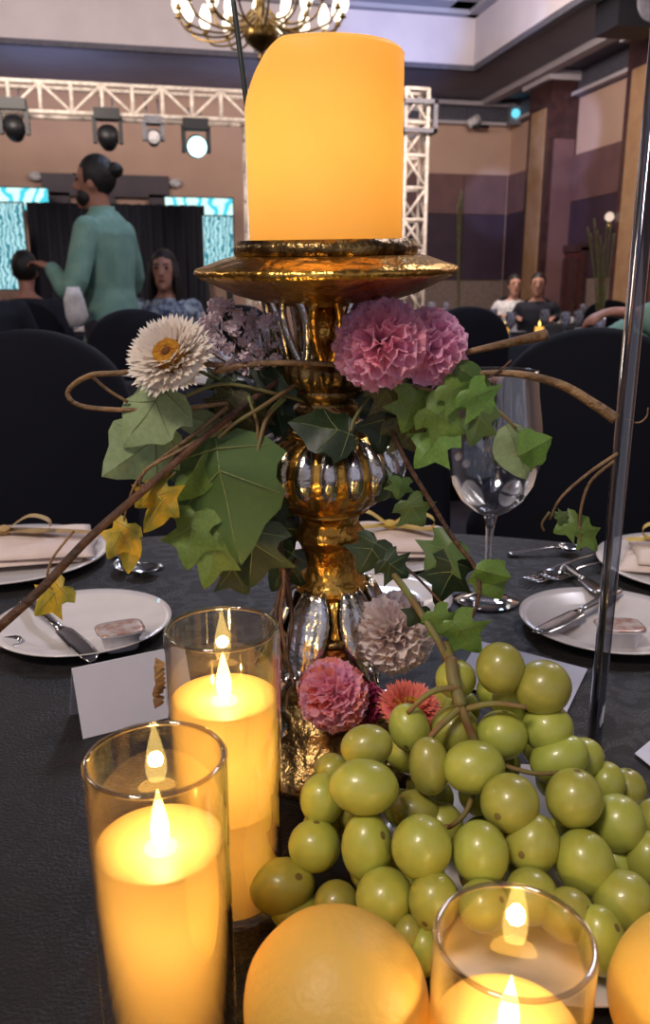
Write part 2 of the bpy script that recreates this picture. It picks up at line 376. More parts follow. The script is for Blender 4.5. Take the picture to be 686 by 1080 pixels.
# columns on the right wall
for k, (ya, yb) in enumerate(((12.6, 13.35), (9.75, 10.55))):
    c_ = struct(MB().add(*box((6.52, (ya + yb) / 2, 2.1), (.46, yb - ya, 4.2))).build('trim_%d' % (k + 1), M['wood'], None, False))
    MB().add(*box((6.28, (ya + yb) / 2, 1.95), (.03, (yb - ya) * .62, 3.6))).build('tan_strip', M['goldstrip'], c_, False)
    MB().add(*box((6.5, (ya + yb) / 2, 4.18), (.62, yb - ya + .16, .14))).build('capital', M['cream'], c_, False)
    MB().add(*box((6.54, ya - .012, 1.75), (.34, .03, 3.1))).build('glossy_panel', M['brownp'], c_, False)
# doors: purple framed doorway on the stage wall, red door on the right wall
A = onY(50, 183, Y1); B = onY(172, 200, Y1)
d1 = struct(MB().add(*box(((A.x + B.x) / 2, Y1 - .02, 1.15), (B.x - A.x - .5, .06, 2.3))).build('door_1', M['cream'], None, False))
fr = MB(); xm = (A.x + B.x) / 2
fr.add(*box((xm, Y1 - .06, 2.72), (B.x - A.x + .2, .14, .34))); fr.add(*box((A.x + .12, Y1 - .06, 1.3), (.42, .14, 2.6))); fr.add(*box((B.x - .1, Y1 - .06, 1.3), (.28, .14, 2.6)))
fr.add(*box((A.x + .95, Y1 - .06, 1.3), (.2, .1, 2.6)))
fr.build('door_frame', M['darkp'], d1, False)
d2 = struct(MB().add(*box((X1 - .06, 12.4, .84), (.05, .78, 1.62))).build('door_2', M['doorred'], None, False))
fr = MB(); fr.add(*box((X1 - .07, 12.4, 1.70), (.1, 1.02, .1))); fr.add(*box((X1 - .07, 11.94, .85), (.1, .1, 1.7))); fr.add(*box((X1 - .07, 12.86, .85), (.1, .1, 1.7)))
fr.build('door_frame', M['wood'], d2, False)
for q in (12.22, 12.58): MB().add(*box((X1 - .095, q, .9), (.03, .26, 1.3))).build('door_panel', M['wood'], d2, False)
MB().add(*ball((X1 - .12, 12.08, .85), .025)).build('door_handle', M['brass'], d2)

# ------------------------------------------------------------------ stage backdrop, screens, truss, lamps
def screen(px0, py0, px1, py1, y, m, label, group=None):
    a = onY(px0, py0, y); b = onY(px1, py1, y); cx = (a.x + b.x) / 2; cz = (a.z + b.z) / 2; wd = b.x - a.x; h = a.z - b.z
    t = thing('led_screen', label, 'screen', (cx, y, b.z), 0, group)
    MB().add(*box((0, .04, h / 2), (wd + .04, .07, h + .04))).build('housing', M['black'], t, False)
    MB().add(*box((0, -.005, h / 2), (wd, .012, h))).build('display', m, t, False)
    for s_ in (-1, 1): MB().add(*box((s_ * wd * .4, .05, (-b.z) / 2), (.05, .05, b.z))).build('support_post', M['black'], t, False)
    return t
screen(-70, 196, 52, 222, 14.3, M['cyan'], 'glowing cyan wide screen above the stage at the far left')
screen(174, 208, 246, 234, 14.3, M['cyan'], 'glowing cyan wide screen just left of the tall amber candle')
screen(-45, 213, 31, 305, 12.2, M['pattern'], 'tall patterned cyan panel at the left edge of the stage')
screen(214, 228, 247, 292, 12.2, M['pattern'], 'narrow patterned cyan panel left of the gold candle dish')
a = onY(28, 222, 13.2); b = onY(216, 236, 13.2)
dm = MB(); n = 90; vv = []; ff = []
for i in range(n + 1):
    x = a.x + (b.x - a.x) * i / n; y = 13.2 + .05 * math.sin(i * 1.1) + .02 * math.sin(i * .37)
    vv += [(x, y, .02), (x, y, 2.29)]
for i in range(n): ff.append((2 * i, 2 * i + 2, 2 * i + 3, 2 * i + 1))
dm.add(vv, ff); tag(dm.build('stage_drape', M['drape']), 'black pleated drape hanging across the stage behind the standing man', 'curtain')
dm = None

def truss(name, p0, p1, width, label, bays, diag=True):
    """box truss with four chords; local Z along its run"""
    t = thing(name, label, 'truss', p0); d = Vector(p1) - Vector(p0); Lh = d.length; q = d.to_track_quat('Z', 'Y').to_matrix()
    cs = [(sx * width / 2, sy * width / 2) for sx, sy in ((-1, -1), (1, -1), (1, 1), (-1, 1))]
    for cx, cy in cs: MB().add(*shift(tube([(cx, cy, 0), (cx, cy, Lh)], .026, 8), (0, 0, 0), q)).build('chord', M['truss'], t)
    for s_ in range(4):
        a_, b_ = cs[s_], cs[(s_ + 1) % 4]
        if name == 'lighting_truss' and s_ != 3: continue
        for k in range(bays + 1):
            z = Lh * k / bays
            MB().add(*shift(tube([(a_[0], a_[1], z), (b_[0], b_[1], z)], .024, 6), (0, 0, 0), q)).build('rung', M['truss'], t)
            if k < bays:
                z2 = Lh * (k + 1) / bays; u_, w_ = (a_, b_) if k % 2 else (b_, a_)
                MB().add(*shift(tube([(u_[0], u_[1], z), (w_[0], w_[1], z2)], .018, 6), (0, 0, 0), q)).build('brace', M['truss'], t)
    return t
truss('lighting_truss', (-3.4, 11.2, 3.25), (1.5, 11.2, 3.25), .32, 'pale horizontal lighting truss across the stage at upper left', 14)
truss('truss_tower', (3.66, 11.2, 0), (3.66, 11.2, 3.55), .30, 'vertical pale truss tower standing right of the amber candle', 9)
truss('truss_tower', (1.62, 11.4, 0), (1.62, 11.4, 3.3), .26, 'slim upright truss leg at the right end of the lighting truss', 9)
t = thing('truss_sleeve', 'square corner sleeve block clamped round the vertical truss tower', 'truss', (3.66, 11.2, 3.05))
for sx in (-1, 1):
    for sy in (-1, 1): MB().add(*box((sx * .22, sy * .22, .17), (.05, .05, .36))).build('sleeve_post', M['grey'], t, False)
for z in (0, .34):
    for s_ in (-1, 1):
        MB().add(*box((0, s_ * .22, z), (.49, .05, .05))).build('sleeve_bar', M['grey'], t, False)
        MB().add(*box((s_ * .22, 0, z), (.05, .49, .05))).build('sleeve_bar', M['grey'], t, False)
def moving_head(px, py, label, lit=False, small=False):
    c = onY(px, py, 11.05); t = thing('stage_light', label, 'stage light', (c.x, c.y, c.z)); k = .7 if small else 1
    MB().add(*box((0, 0, .22 * k), (.30 * k, .2, .12 * k))).build('base_box', M['grey' if small else 'black'], t, False)
    for s_ in (-1, 1): MB().add(*box((s_ * .15 * k, 0, .05 * k), (.05, .1, .30 * k))).build('yoke_arm', M['grey' if small else 'black'], t, False)
    MB().add(*shift(lathe([(0, -.14), (.09, -.14), (.12, -.05), (.12, .08), (.06, .13), (0, .13)], 20), (0, 0, -.03), Matrix.Rotation(R(62 if not lit else 80), 3, 'X') @ Matrix.Scale(k, 3))).build('lamp_head', M['grey' if small else 'black'], t)
    if lit or small:
        rr = .115 if lit else .07
        MB().add(*shift(lathe([(0, -.15), (rr * .6, -.147), (rr, -.13)], 20), (0, -.02, -.03), Matrix.Rotation(R(-80), 3, 'X'))).build('lens', M['spotlens'] if lit else M['whitecloth'], t)
    for s_ in (-1, 1): MB().add(*tube([(s_ * .07, 0, .27 * k), (s_ * .07, .12, .42)], .012, 6)).build('clamp', M['grey'], t)
    return c
moving_head(15, 132, 'black moving stage light hanging at the far left of the truss')
moving_head(114, 142, 'black moving stage light hanging above the standing man')
moving_head(162, 142, 'small pale unlit stage light on the truss between two others', small=True)
cl = moving_head(207, 152, 'lit stage light glowing cyan white under the truss', lit=True)
# wall speakers and lamp fittings
def wall_speaker(c, sz, label):
    t = thing('hanging_speaker', label, 'speaker', c)
    MB().add(*box((0, 0, 0), sz)).build('cabinet', M['black'], t, False)
    MB().add(*shift(lathe([(0, -.02), (.14, -.02), (.17, 0), (.19, 0), (.19, .04)], 32), (.10, -sz[1] / 2 - .02, -.02), Matrix.Rotation(R(-90), 3, 'X'))).build('cone', M['grey'], t)
    MB().add(*tube([(0, 0, sz[2] / 2), (0, 0, ZL - c[2])], .02)).build('mount_pole', M['black'], t)
c = onX(667, 8, 5.7); wall_speaker((c.x, c.y, c.z), (.62, .5, .52), 'black box speaker with round cone hung from ceiling at upper right')
# sconce
c = onX(643, 232, 6.22); t = thing('wall_sconce', 'white bulb wall sconce on the right hand column', 'lamp', (c.x, c.y, c.z))
MB().add(*ball((0, 0, .04), .06)).build('bulb', emis('sconce_bulb', (255, 226, 205), .9), t)
MB().add(*tube([(0, 0, -.02), (0, 0, -.12), (.06, 0, -.14)], .018)).build('bracket', M['brass'], t)
# ceiling ledge spots near the corner
c = onY(500, 128, 14.7); t = thing('ledge_spotlight', 'white tilted spotlight on the far wall ledge', 'lamp', (c.x, c.y, c.z))
MB().add(*shift(lathe([(0, -.12), (.07, -.12), (.08, .1), (0, .1)], 16), (0, 0, 0), Matrix.Rotation(R(60), 3, 'Y'))).build('lamp_body', M['whitecloth'], t); MB().add(*box((.12, 0, -.08), (.3, .1, .05))).build('bracket', M['black'], t)
c = onY(543, 122, 14.6); t = thing('ledge_lamp', 'glowing cyan lamp in the far corner under the ceiling', 'lamp', (c.x, c.y, c.z))
MB().add(*box((0, 0, 0), (.22, .14, .3))).build('lamp_body', M['grey'], t, False); MB().add(*ball((-.02, -.09, .02), .075)).build('lamp_glass', emis('cyan_lamp', (110, 215, 240), 1.3), t)
for px_, py_, lb in ((37, 186, 'small pale ceiling speaker on the stage wall, left of the man'), (185, 193, 'small pale wall fitting above the cyan screen')):
    c = onY(px_, py_, 14.9); tt = thing('wall_fitting', lb, 'fitting', (c.x, c.y, c.z)); MB().add(*ball((0, 0, 0), .09, sc_=(1.2, .7, .8))).build('dome', M['whitecloth'], tt); MB().add(*box((0, .06, 0), (.1, .06, .1))).build('mount', M['grey'], tt, False)

# coloured stage beams on walls and tray, then two added ceiling fills
def spot(loc, tgt, e, col, ang, blend=.6): 
    o = light('stage_beam_and_fill', 'SPOT', loc, e, col, .05, tgt); o.data.spot_size = R(ang); o.data.spot_blend = blend
spot((3.4, 9.5, 3.5), (3.9, TY, 4.7), 420, (.16, .38, 1), 36)
spot((4.2, 9.0, 3.7), (TX, 11.3, 4.7), 130, (.42, .55, 1), 22)
spot((4.8, 10, 3.6), onY(522, 215, Y1), 420, (.42, .55, 1), 15)
spot((3.6, 10.5, 3.4), onX(607, 148, X1), 300, (.46, .55, 1), 24)
spot((3.6, 10.0, 3.4), (6.5, 12.6, 2.2), 200, (.35, .42, 1), 20)
spot((-1.0, 13.0, 2.6), (-1.0, 13.6, ZL), 55, (.5, .6, 1), 120, 1)  # added unseen uplight, brightens the lower ceiling above the stage
spot((2.2, 13.0, 2.6), (2.2, 13.6, ZL), 45, (.5, .6, 1), 120, 1)  # second added uplight for the same ceiling, further right

# ------------------------------------------------------------------ chandelier
ch = P(275, 20, 8.6); t = thing('chandelier', 'brass chandelier with rings of glowing candle lamps above the amber candle', 'chandelier', ch)
MB().add(*lathe([(0, -.36), (.02, -.35), (.03, -.32), (.015, -.29), (.05, -.26), (.14, -.2), (.17, -.12), (.13, -.06), (.05, .0), (.04, .2), (.08, .3), (.04, .4), (.03, 1.2), (0, 1.2)], 24)).build('centre_body', M['brass'], t)
for ring, (n_, r_, z_) in enumerate(((18, .76, .05), (10, .46, .12))):
    am = ad = None
    arm = tube(spline([(.08, 0, -.05), (r_ * .45, 0, -.22 + z_ * .5), (r_ * .85, 0, -.16), (r_, 0, -.05)], 6), .011, 6)
    for k in range(n_):
        a_ = Matrix.Rotation(2 * math.pi * (k + .35) / n_, 3, 'Z')
        v, f = shift(arm, (0, 0, z_), a_)
        o = MB().add(v, f).build('arm', M['brass'], t)
        p = a_ @ Vector((r_, 0, z_ - .05)); o2 = MB().add(*shift(lathe([(0, 0), (.035, .01), (.02, .03), (.013, .1), (0, .1)], 10), p)).build('lamp_cup', M['brass'], t)
        MB().add(*shift(lathe([(0, .04), (.036, .06), (.058, .11), (.05, .19), (.02, .26), (0, .27)], 10), p)).build('lamp_bulb', M['lamp'], t)
light('chandelier_and_fill_light', 'POINT', ch + Vector((0, 0, .35)), 20, (1, .88, .74), .4)

# ------------------------------------------------------------------ background tables and chairs
def chair_master():
    t = thing('banquet_chair', 'x', 'chair')
    # backrest: arched slab with spandex cover, facing local -Y (sitter looks to -Y), bottom flares to floor
    v = []; f = []; n = 22; rows = []
    prof = []
    for k in range(n + 1):
        a_ = math.pi * k / n; prof.append((math.cos(a_) * .215, .80 + .20 * math.sin(a_) ** .8))
    outl = [(.235, 0.0), (.225, .45)] + prof + [(-.225, .45), (-.235, 0)]
    m_ = len(outl)
    for yy, k_ in ((.16, .93), (.175, 1), (.215, 1), (.24, .93)):
        for x, z in outl: v.append((x * k_, yy + .10 * max(0, z - .45) , z if z < .5 else .45 + (z - .45) * (1 if k_ == 1 else .975)))
    for r_ in range(3):
        for k in range(m_ - 1): f.append((r_ * m_ + k, r_ * m_ + k + 1, (r_ + 1) * m_ + k + 1, (r_ + 1) * m_ + k))
        f.append(((r_ + 1) * m_ - 1, r_ * m_, (r_ + 1) * m_, (r_ + 2) * m_ - 1))
    f.append(tuple(range(m_ - 1, -1, -1))); f.append(tuple(3 * m_ + k for k in range(m_)))
    MB().add(v, f).build('backrest', M['chair'], t)
    MB().add(*loft([((0, -.04, .0), .245, .235), ((0, -.04, .2), .22, .215), ((0, -.04, .40), .225, .215), ((0, -.04, .455), .225, .215), ((0, -.04, .475), .20, .19)], 40, 5)).build('seat', M['chair'], t)
    return t
CH = chair_master(); KIDS[CH.name] = [x for x in bpy.data.objects if x.parent == CH]; first = [True]
def chair(px, d, heading, label, group=None):
    p = P(px, 330, d); o = CH if first[0] else copy_tree(CH); first[0] = False
    o.location = (p.x, p.y, 0); o.rotation_euler = (0, 0, heading - YAW)   # heading 0: sitter looks toward the camera
    tag(o, label, 'chair', group)
chair(-18, 1.52, R(4), 'large navy covered chair behind the left plates, facing the table')
chair(372, 1.60, R(-2), 'navy covered chair directly behind the gold candle holder')
chair(655, 1.62, R(-10), 'navy covered chair behind the clear rod at the right side of table')
def chairL(r_, f_, h_, label, group=None):
    global first
    o = copy_tree(CH); p = L(r_, f_); o.location = p; o.rotation_euler = (0, 0, h_ - YAW); return tag(o, label, 'chair', group)
chairL(-.98, 3.93, R(215), 'round topped navy chair in front of the standing man in teal')
chair(482, 4.5, R(185), 'navy covered chair just right of the pink carnations')
for th in (-40, 180, 25):
    a_ = R(th); chairL(1.35 + 1.25 * math.cos(a_), 6.0 + 1.25 * math.sin(a_), a_ + R(270), 'small navy covered chair at the distant table right of the carnations', 'chairs at the distant table right of the carnations')
for th in (-115, -70, -25):
    a_ = R(th); chairL(2.95 + 1.25 * math.cos(a_), 8.3 + 1.25 * math.sin(a_), a_ + R(270), 'small navy covered chair at the distant table before the red door', 'chairs at the distant table before the red door')
chair(272, 5.0, R(160), 'navy covered chair behind the lilac dried flowers')

def goblet_lathe(s=1.0):
    return [(0, 0), (.034 * s, .001), (.034 * s, .003), (.006, .008), (.004, .02), (.004, .075 * s), (.012, .085 * s), (.03 * s, .105 * s), (.037 * s, .14 * s), (.03 * s, .19 * s)]
M['farglass'] = mat('far_glass', (170, 172, 190), .08, coat=1, spec=1, col2=(70, 72, 90), nscale=40)
def far_table(px, d, label, rad=.8, where='', nset=7, glow=True):
    p = P(px, 330, d); t = thing('round_table', label, 'table', (p.x, p.y, 0))
    n = 96
    pr = [(0, TZ), (rad * .98, TZ), (rad, TZ - .01), (rad * 1.01, .5), (rad * 1.04, .03)]
    MB().add(*lathe(pr, n, lambda i, a_: 1 + (.0, 0, 0, .012, .03)[i] * math.sin(a_ * 14))).build('tablecloth_drop', M['darkcloth'], t)
    g = 'table settings on ' + where
    for k in range(nset):
        a_ = 2 * math.pi * (k + .3) / nset; q = Vector((p.x + math.cos(a_) * rad * .78, p.y + math.sin(a_) * rad * .78, TZ))
        o = MB().add(*lathe([(0, .004), (.08, .004), (.115, .016), (.117, .018), (.08, .001), (0, .001)], 24)).build('dinner_plate', M['china']); o.location = q
        tag(o, 'white plate on ' + where, 'plate', 'plates on ' + where)
        o = MB().add(*loft([((0, 0, 0), .07, .045), ((0, 0, .02), .066, .042), ((0, 0, .05), .02, .03)], 16, 4)).build('napkin', M['whitecloth']); o.location = q + Vector((0, 0, .008)); o.rotation_euler = (0, 0, a_)
        tag(o, 'folded white napkin on a plate on ' + where, 'napkin', 'napkins on ' + where)
        q2 = Vector((p.x + math.cos(a_ + .35) * rad * .55, p.y + math.sin(a_ + .35) * rad * .55, TZ))
        o = MB().add(*lathe(goblet_lathe(), 16)).build('wine_goblet', M['farglass']); o.location = q2
        tag(o, 'small wine glass on ' + where, 'glass', 'glasses on ' + where)
    if glow:
        for k in range(2):
            q = Vector((p.x + (-.12, .14)[k], p.y - .1, TZ))
            c_ = thing('votive_candle', 'small glowing votive candle on ' + where, 'candle', q, 0, 'votives on ' + where)
            MB().add(*lathe([(0, 0), (.03, 0), (.03, .08), (0, .08)], 16)).build('wax', emis('votive_wax', (255, 190, 90), 1.2), c_)
            MB().add(*lathe([(0, .08), (.006, .09), (.008, .1), (0, .125)], 8)).build('flame', M['flame'], c_)
far_table(278, 3.45, 'black draped round table behind the white strawflower', .62, 'the table behind the white strawflower', 8, False)
far_table(544, 6.0, 'distant black draped round table right of the carnations', .8, 'the distant table right of the carnations')
far_table(664, 8.3, 'distant black draped round table before the red door', .8, 'the distant table before the red door')
far_table(440, 9.8, 'farthest black draped round table by the back wall', .6, 'the farthest table by the back wall', 6)
far_table(30, 7.0, 'black draped round table before the patterned stage panel', .8, 'the table before the patterned panel', 6, False)
# tall reed stems on the far table at right and behind the dish
for nm, px0, px1, py0, py1, d, n, lb in (('reed_arrangement', 618, 650, 322, 235, 5.6, 9, 'tall thin green reeds standing before the red door'), ('reed_arrangement', 482, 488, 330, 200, 5.2, 3, 'thin pale green reeds just right of the gold dish rim')):
    b_ = P((px0 + px1) / 2, 330, d); b_.z = TZ; t = thing(nm, lb, 'plant', b_)
    MB().add(*lathe([(0, .002), (.035, .002), (.03, .05), (.04, .16), (.036, .16), (.02, .03), (0, .03)], 16)).build('vase', M['farglass'], t)
    for k in range(n):
        tp = P(px0 + (px1 - px0) * (k + .5) / n, py1 + rnd(-6, 25), d) - b_
        MB().add(*tube(spline([(rnd(-.01, .01), rnd(-.01, .01), .03), (tp.x * .5, tp.y * .5 + rnd(-.02, .02), tp.z * .55), tuple(tp)], 5), .006, 5)).build('reed', M['vine'], t)

# ------------------------------------------------------------------ PEOPLE
def V(*a): return Vector(a)
def limb(mb, pts, rad, seg=12): 
    n = 4; P_ = spline(pts, n); m_ = len(P_); rr = []
    for i in range(m_):
        q = i / n; k = min(int(q), len(rad) - 2); t_ = q - k; rr.append(rad[k] * (1 - t_) + rad[k + 1] * t_)
    mb.add(*tube(P_, rr, seg)); mb.add(*ball(P_[0], rr[0] * .98, seg, 8)); mb.add(*ball(P_[-1], rr[-1] * .98, seg, 8))
def hand(mb, w_, d_, up, s=1.0):
    """palm plus five curled fingers from wrist w_ along d_; up = back of the hand"""
    d_ = d_.normalized(); up = (up - d_ * up.dot(d_)).normalized(); sd = d_.cross(up)
    mb.add(*loft([(w_, .022 * s, .018 * s, (sd, up)), (w_ + d_ * .045 * s, .038 * s, .016 * s, (sd, up)), (w_ + d_ * .085 * s, .038 * s, .013 * s, (sd, up))], 12, 2.6))
    for k, ln in enumerate((.06, .072, .066, .052)):
        b_ = w_ + d_ * .08 * s + sd * (.029 - .0195 * k) * s
        mb.add(*tube([b_, b_ + (d_ * .45 - up * .12) * ln * s, b_ + (d_ * .8 - up * .42) * ln * s, b_ + (d_ * .9 - up * .8) * ln * s], [.0095 * s, .009 * s, .008 * s, .007 * s], 8))
    b_ = w_ + d_ * .025 * s + sd * .032 * s
    mb.add(*tube([b_, b_ + (sd * .5 + d_ * .5) * .045 * s, b_ + (sd * .55 + d_ * 1.1 - up * .3) * .05 * s], [.012 * s, .0105 * s, .008 * s], 8))
def person(label, p, heading, sit, top, bottom, hairm, skin, arms, voxel=.012, bun=False, long_hair=False, beard=False, lean=0.0, turn=0.0, coat=False, lift=0.0):
    """local frame: +Y is where the person faces, +X their right side is at +X; heading in the table frame"""
    t = thing('person', label, 'person', (p.x, p.y, 0), heading - YAW)
    hz = (.50 if sit else .92) + lift
    rl = Matrix.Rotation(-lean, 3, 'X')
    def tr(v): v = Vector(v); return rl @ (v - V(0, 0, hz)) + V(0, 0, hz)
    torso = [((0, 0, hz - .06), .155, .11), ((0, 0, hz + .02), .165, .115), ((0, .0, hz + .16), .14, .10), ((0, 0, hz + .32), .165, .115), ((0, -.005, hz + .44), .175, .11), ((0, -.01, hz + .51), .12, .08), ((0, -.005, hz + .55), .06, .055)]
    def rings(g, lo=0): return [(tr(c_), rx + g, ry + g, (V(1, 0, 0), rl @ V(0, 1, 0))) for c_, rx, ry in torso[lo:]]
    body = MB(); body.add(*loft(rings(0), 20, 2.3))
    nk = tr((0, 0, hz + .52)); hc = tr((0, .03, hz + .70))
    body.add(*tube([nk, tr((0, .015, hz + .64))], [.055, .05], 14))
    ht = Matrix.Rotation(turn, 3, 'Z')
    def hd(v): return hc + ht @ Vector(v)
    body.add(*ball(hc + V(0, 0, .02), .1, 20, 14, (.78, .95, 1.05)))
    body.add(*shift(ball((0, 0, 0), .075, 16, 12, (.78, .85, 1.1)), hd((0, .03, -.055))))
    body.add(*shift(loft([((0, .085, .03), .008, .008), ((0, .103, -.005), .012, .014), ((0, .108, -.025), .017, .016), ((0, .09, -.035), .014, .01)], 10), hc, ht))
    body.add(*shift(ball((0, .08, -.065), .016, 10, 6, (1.6, .8, .7)), hc, ht)); body.add(*shift(ball((0, .075, -.105), .024, 10, 8), hc, ht))
    for s_ in (-1, 1): body.add(*shift(ball((s_ * .078, -.005, -.01), .026, 10, 8, (.35, .7, 1.2)), hc, ht))
    sh = {}
    for s_, key in ((-1, 'l'), (1, 'r')):
        el, wr_, hdir, hup = [Vector(q) for q in arms[key]]; S = tr((s_ * .175, -.01, hz + .46)); sh[key] = (S, el, wr_)
        limb(body, [S, el, wr_], [.05, .042, .027]); hand(body, wr_, hdir, hup)
        if sit: kn = V(s_ * .11, .44, .49); an = V(s_ * .11, .42, .09)
        else: kn = V(s_ * .10, .03 + s_ * .02, .49); an = V(s_ * .10, -.02 + s_ * .03, .08)
        hip = V(s_ * .085, 0, hz - .02)
        limb(body, [hip, kn, an], [.085, .055, .038]); body.add(*loft([(an + V(0, -.05, -.045), .035, .035), (an + V(0, 0, 0), .035, .04), ], 10)); body.add(*loft([(an + V(0, -.05, -.04), .03, .035, (V(1, 0, 0), V(0, 0, 1))), (an + V(0, .08, -.05), .042, .026, (V(1, 0, 0), V(0, 0, 1))), (an + V(0, .17, -.058), .03, .016, (V(1, 0, 0), V(0, 0, 1)))], 12))
        sh[key + 'leg'] = (hip, kn, an)
    o = body.build('body', M[skin], t); modify(o, voxel)
    # top garment
    j = MB(); g = .018 if coat else .012; cb_ = .03 if coat else 0
    if coat:
        cr = [(tr((0, 0, hz - (.20 if not sit else .08))), .215, .17, (V(1, 0, 0), V(0, 1, 0)))] + [(c_, rx, ry, ax) for c_, rx, ry, ax in rings(g)][:-1] + [(tr((0, -.005, hz + .565)), .068, .066, (V(1, 0, 0), V(0, 1, 0)))]
    else: cr = [(tr((0, 0, hz - .08)), .175, .135, (V(1, 0, 0), V(0, 1, 0)))] + rings(g)[1:-1] + [(tr((0, -.005, hz + .53)), .075, .068, (V(1, 0, 0), V(0, 1, 0)))]
    j.add(*loft(cr, 24, 2.3))
    for key in 'lr':
        S, el, wr_ = sh[key]; wv = wr_ + (el - wr_).normalized() * .015; limb(j, [S, el, wv], [.068, .055 + g * .4, .04])
    o = j.build('jacket' if coat else 'top', M[top], t); modify(o, voxel, 3)
    if coat:
        MB().add(*shift(lathe([(.062, 0), (.07, .0), (.066, .045), (.058, .045)], 20), tr((0, 0, hz + .535)), rl)).build('collar', M[top], t)
        MB().add(*loft([(tr((0, .14, hz + .0)), .004, .004), (tr((0, .137, hz + .3)), .03, .006), (tr((0, .08, hz + .52)), .05, .01)], 8)).build('shirt_front', M['whitecloth'], t)
    tb = MB()
    for key in ('lleg', 'rleg'):
        hip, kn, an = sh[key]; limb(tb, [hip, kn, an + V(0, 0, .01)], [.105, .075, .06])
    tb.add(*ball((0, 0, hz - .03), .15, 16, 10, (1.12, .85, .7)))
    o = tb.build('trousers', M[bottom], t); modify(o, voxel, 3)
    for key in ('lleg', 'rleg'):
        an = sh[key][2]; MB().add(*loft([(an + V(0, -.06, -.045), .033, .034, (V(1, 0, 0), V(0, 0, 1))), (an + V(0, .08, -.052), .046, .028, (V(1, 0, 0), V(0, 0, 1))), (an + V(0, .19, -.06), .03, .016, (V(1, 0, 0), V(0, 0, 1)))], 12, 2.4)).build('shoe', M['black'], t)
    # hair: cap over the skull, cut away at the face
    hb = MB(); hb.add(*shift(ball((0, -.018, .036), .105, 24, 16, (.84, .96, 1.04)), hc, ht))
    hb.v = [q for q in hb.v]
    hv = []
    for q in hb.v:
        l_ = ht.inverted() @ (Vector(q) - hc)
        if l_.y > .035 and l_.z < .075: l_.y = .035 + (l_.y - .035) * .25; 
        if l_.z < -.03 and l_.y > -.03: l_.x *= .7
        hv.append(tuple(hc + ht @ l_))
    hb.v = hv
    if long_hair:
        hb.add(*shift(loft([((0, -.05, .06), .08, .05), ((0, -.06, -.05), .10, .05), ((0, -.06, -.18), .10, .045), ((0, -.07, -.26), .07, .03)], 16), hc, ht))
        for s_ in (-1, 1): hb.add(*shift(loft([((s_ * .07, .0, .06), .025, .05), ((s_ * .088, .0, -.05), .022, .045), ((s_ * .092, .0, -.17), .024, .04), ((s_ * .08, .01, -.24), .012, .02)], 12), hc, ht))
    o = hb.build('hair', M[hairm], t)
    if bun: MB().add(*shift(ball((0, -.112, .062), .045, 14, 10, (1, 1, .9)), hc, ht)).build('hair_bun', M[hairm], t)
    if beard:
        bb = MB(); bb.add(*shift(ball((0, .040, -.068), .072, 18, 12, (.86, .88, .80)), hc, ht)); bb.build('beard', M[hairm], t)
    for s_ in (-1, 1):
        MB().add(*shift(ball((s_ * .031, .083, .018), .012, 8, 6, (1.2, .6, .8)), hc, ht)).build('eye', M['eye'], t)
        MB().add(*shift(box((s_ * .031, .092, .042), (.034, .008, .007)), hc, ht)).build('eyebrow', M[hairm], t)
    MB().add(*shift(ball((0, .098, -.062), .012, 8, 6, (1.9, .6, .5)), hc, ht)).build('lips', M['lip'], t)
    return t
rest = {'l': ((-.25, -.02, .75), (-.2, .22, .78), (.3, 1, 0), (0, 0, 1)), 'r': ((.25, -.02, .75), (.2, .22, .78), (-.3, 1, 0), (0, 0, 1))}
# standing man: faces picture-left and a little away; back three-quarter to us
mp = P(118, 330, 4.62)
person('standing man in teal jacket with dark bun and beard, turned left', mp, R(72), False, 'teal', 'trouser', 'hair', 'skin',
       {'l': ((-.29, .04, 1.08), (-.2, .22, 1.19), (.1, 1, .35), (0, 0, 1)), 'r': ((.26, .02, 1.10), (.16, .27, 1.14), (-.1, 1, .1), (0, 0, 1))},
       voxel=.009, bun=True, beard=True, coat=True, turn=R(14), lean=R(2))
cp = P(50, 268, 4.25)
t = thing('serving_cloth', 'white serving cloth in the hand of the man in teal', 'cloth', P(78, 316, 4.2))
MB().add(*loft([((0, 0, .06), .03, .02), ((.0, 0, .0), .05, .03), ((.01, 0, -.08), .055, .03), ((0, 0, -.13), .03, .015)], 16, 3)).build('cloth_fold', M['whitecloth'], t)
def seated(label, px, d, hdeg, top, hairm, skin, where, **kw):
    q = P(px, 330, d); q.z = 0
    person(label, q, R(hdeg), True, top, 'darkcloth', hairm, skin, kw.pop('arms', rest), **kw)
    o = copy_tree(CH); o.location = q; o.rotation_euler = (0, 0, R(hdeg - 180) - YAW); tag(o, 'navy covered chair under ' + where, 'chair')
seated('seated woman with long dark hair facing the camera, right of the standing man', 176, 5.8, 180, 'palecloth', 'hair', 'skinp', 'the long haired woman at left', long_hair=True)
seated('seated person in dark clothes with back turned, beside the patterned panel', 30, 5.9, 15, 'darkcloth', 'hair', 'skin', 'the person beside the patterned panel')
seated('partly cropped seated person in dark clothes at the left edge', -14, 5.0, 200, 'darkcloth', 'hair', 'skin', 'the cropped person at the left edge')
seated('seated woman with pale top at the far right tables', 541, 10.6, 180, 'whitecloth', 'hair', 'skinp', 'the pale topped woman far away', voxel=.016, lift=-.07)
seated('seated man with flushed face beside the pale topped woman at the back', 566, 9.7, 165, 'darkcloth', 'hair', 'skinp', 'the flushed man far away', voxel=.016, lift=-.07)
seated('person in teal jacket cut off by the right edge, reaching out an arm', 724, 2.25, 97, 'teal', 'hair', 'skin', 'the person in teal at the right edge',
       arms={'l': ((-.29, .03, .93), (-.14, .19, 1.02), (.1, 1, .1), (0, 0, 1)), 'r': ((.24, .2, .85), (.10, .42, .84), (0, 1, 0), (0, 0, 1))}, coat=True, lean=R(-4), lift=.04)
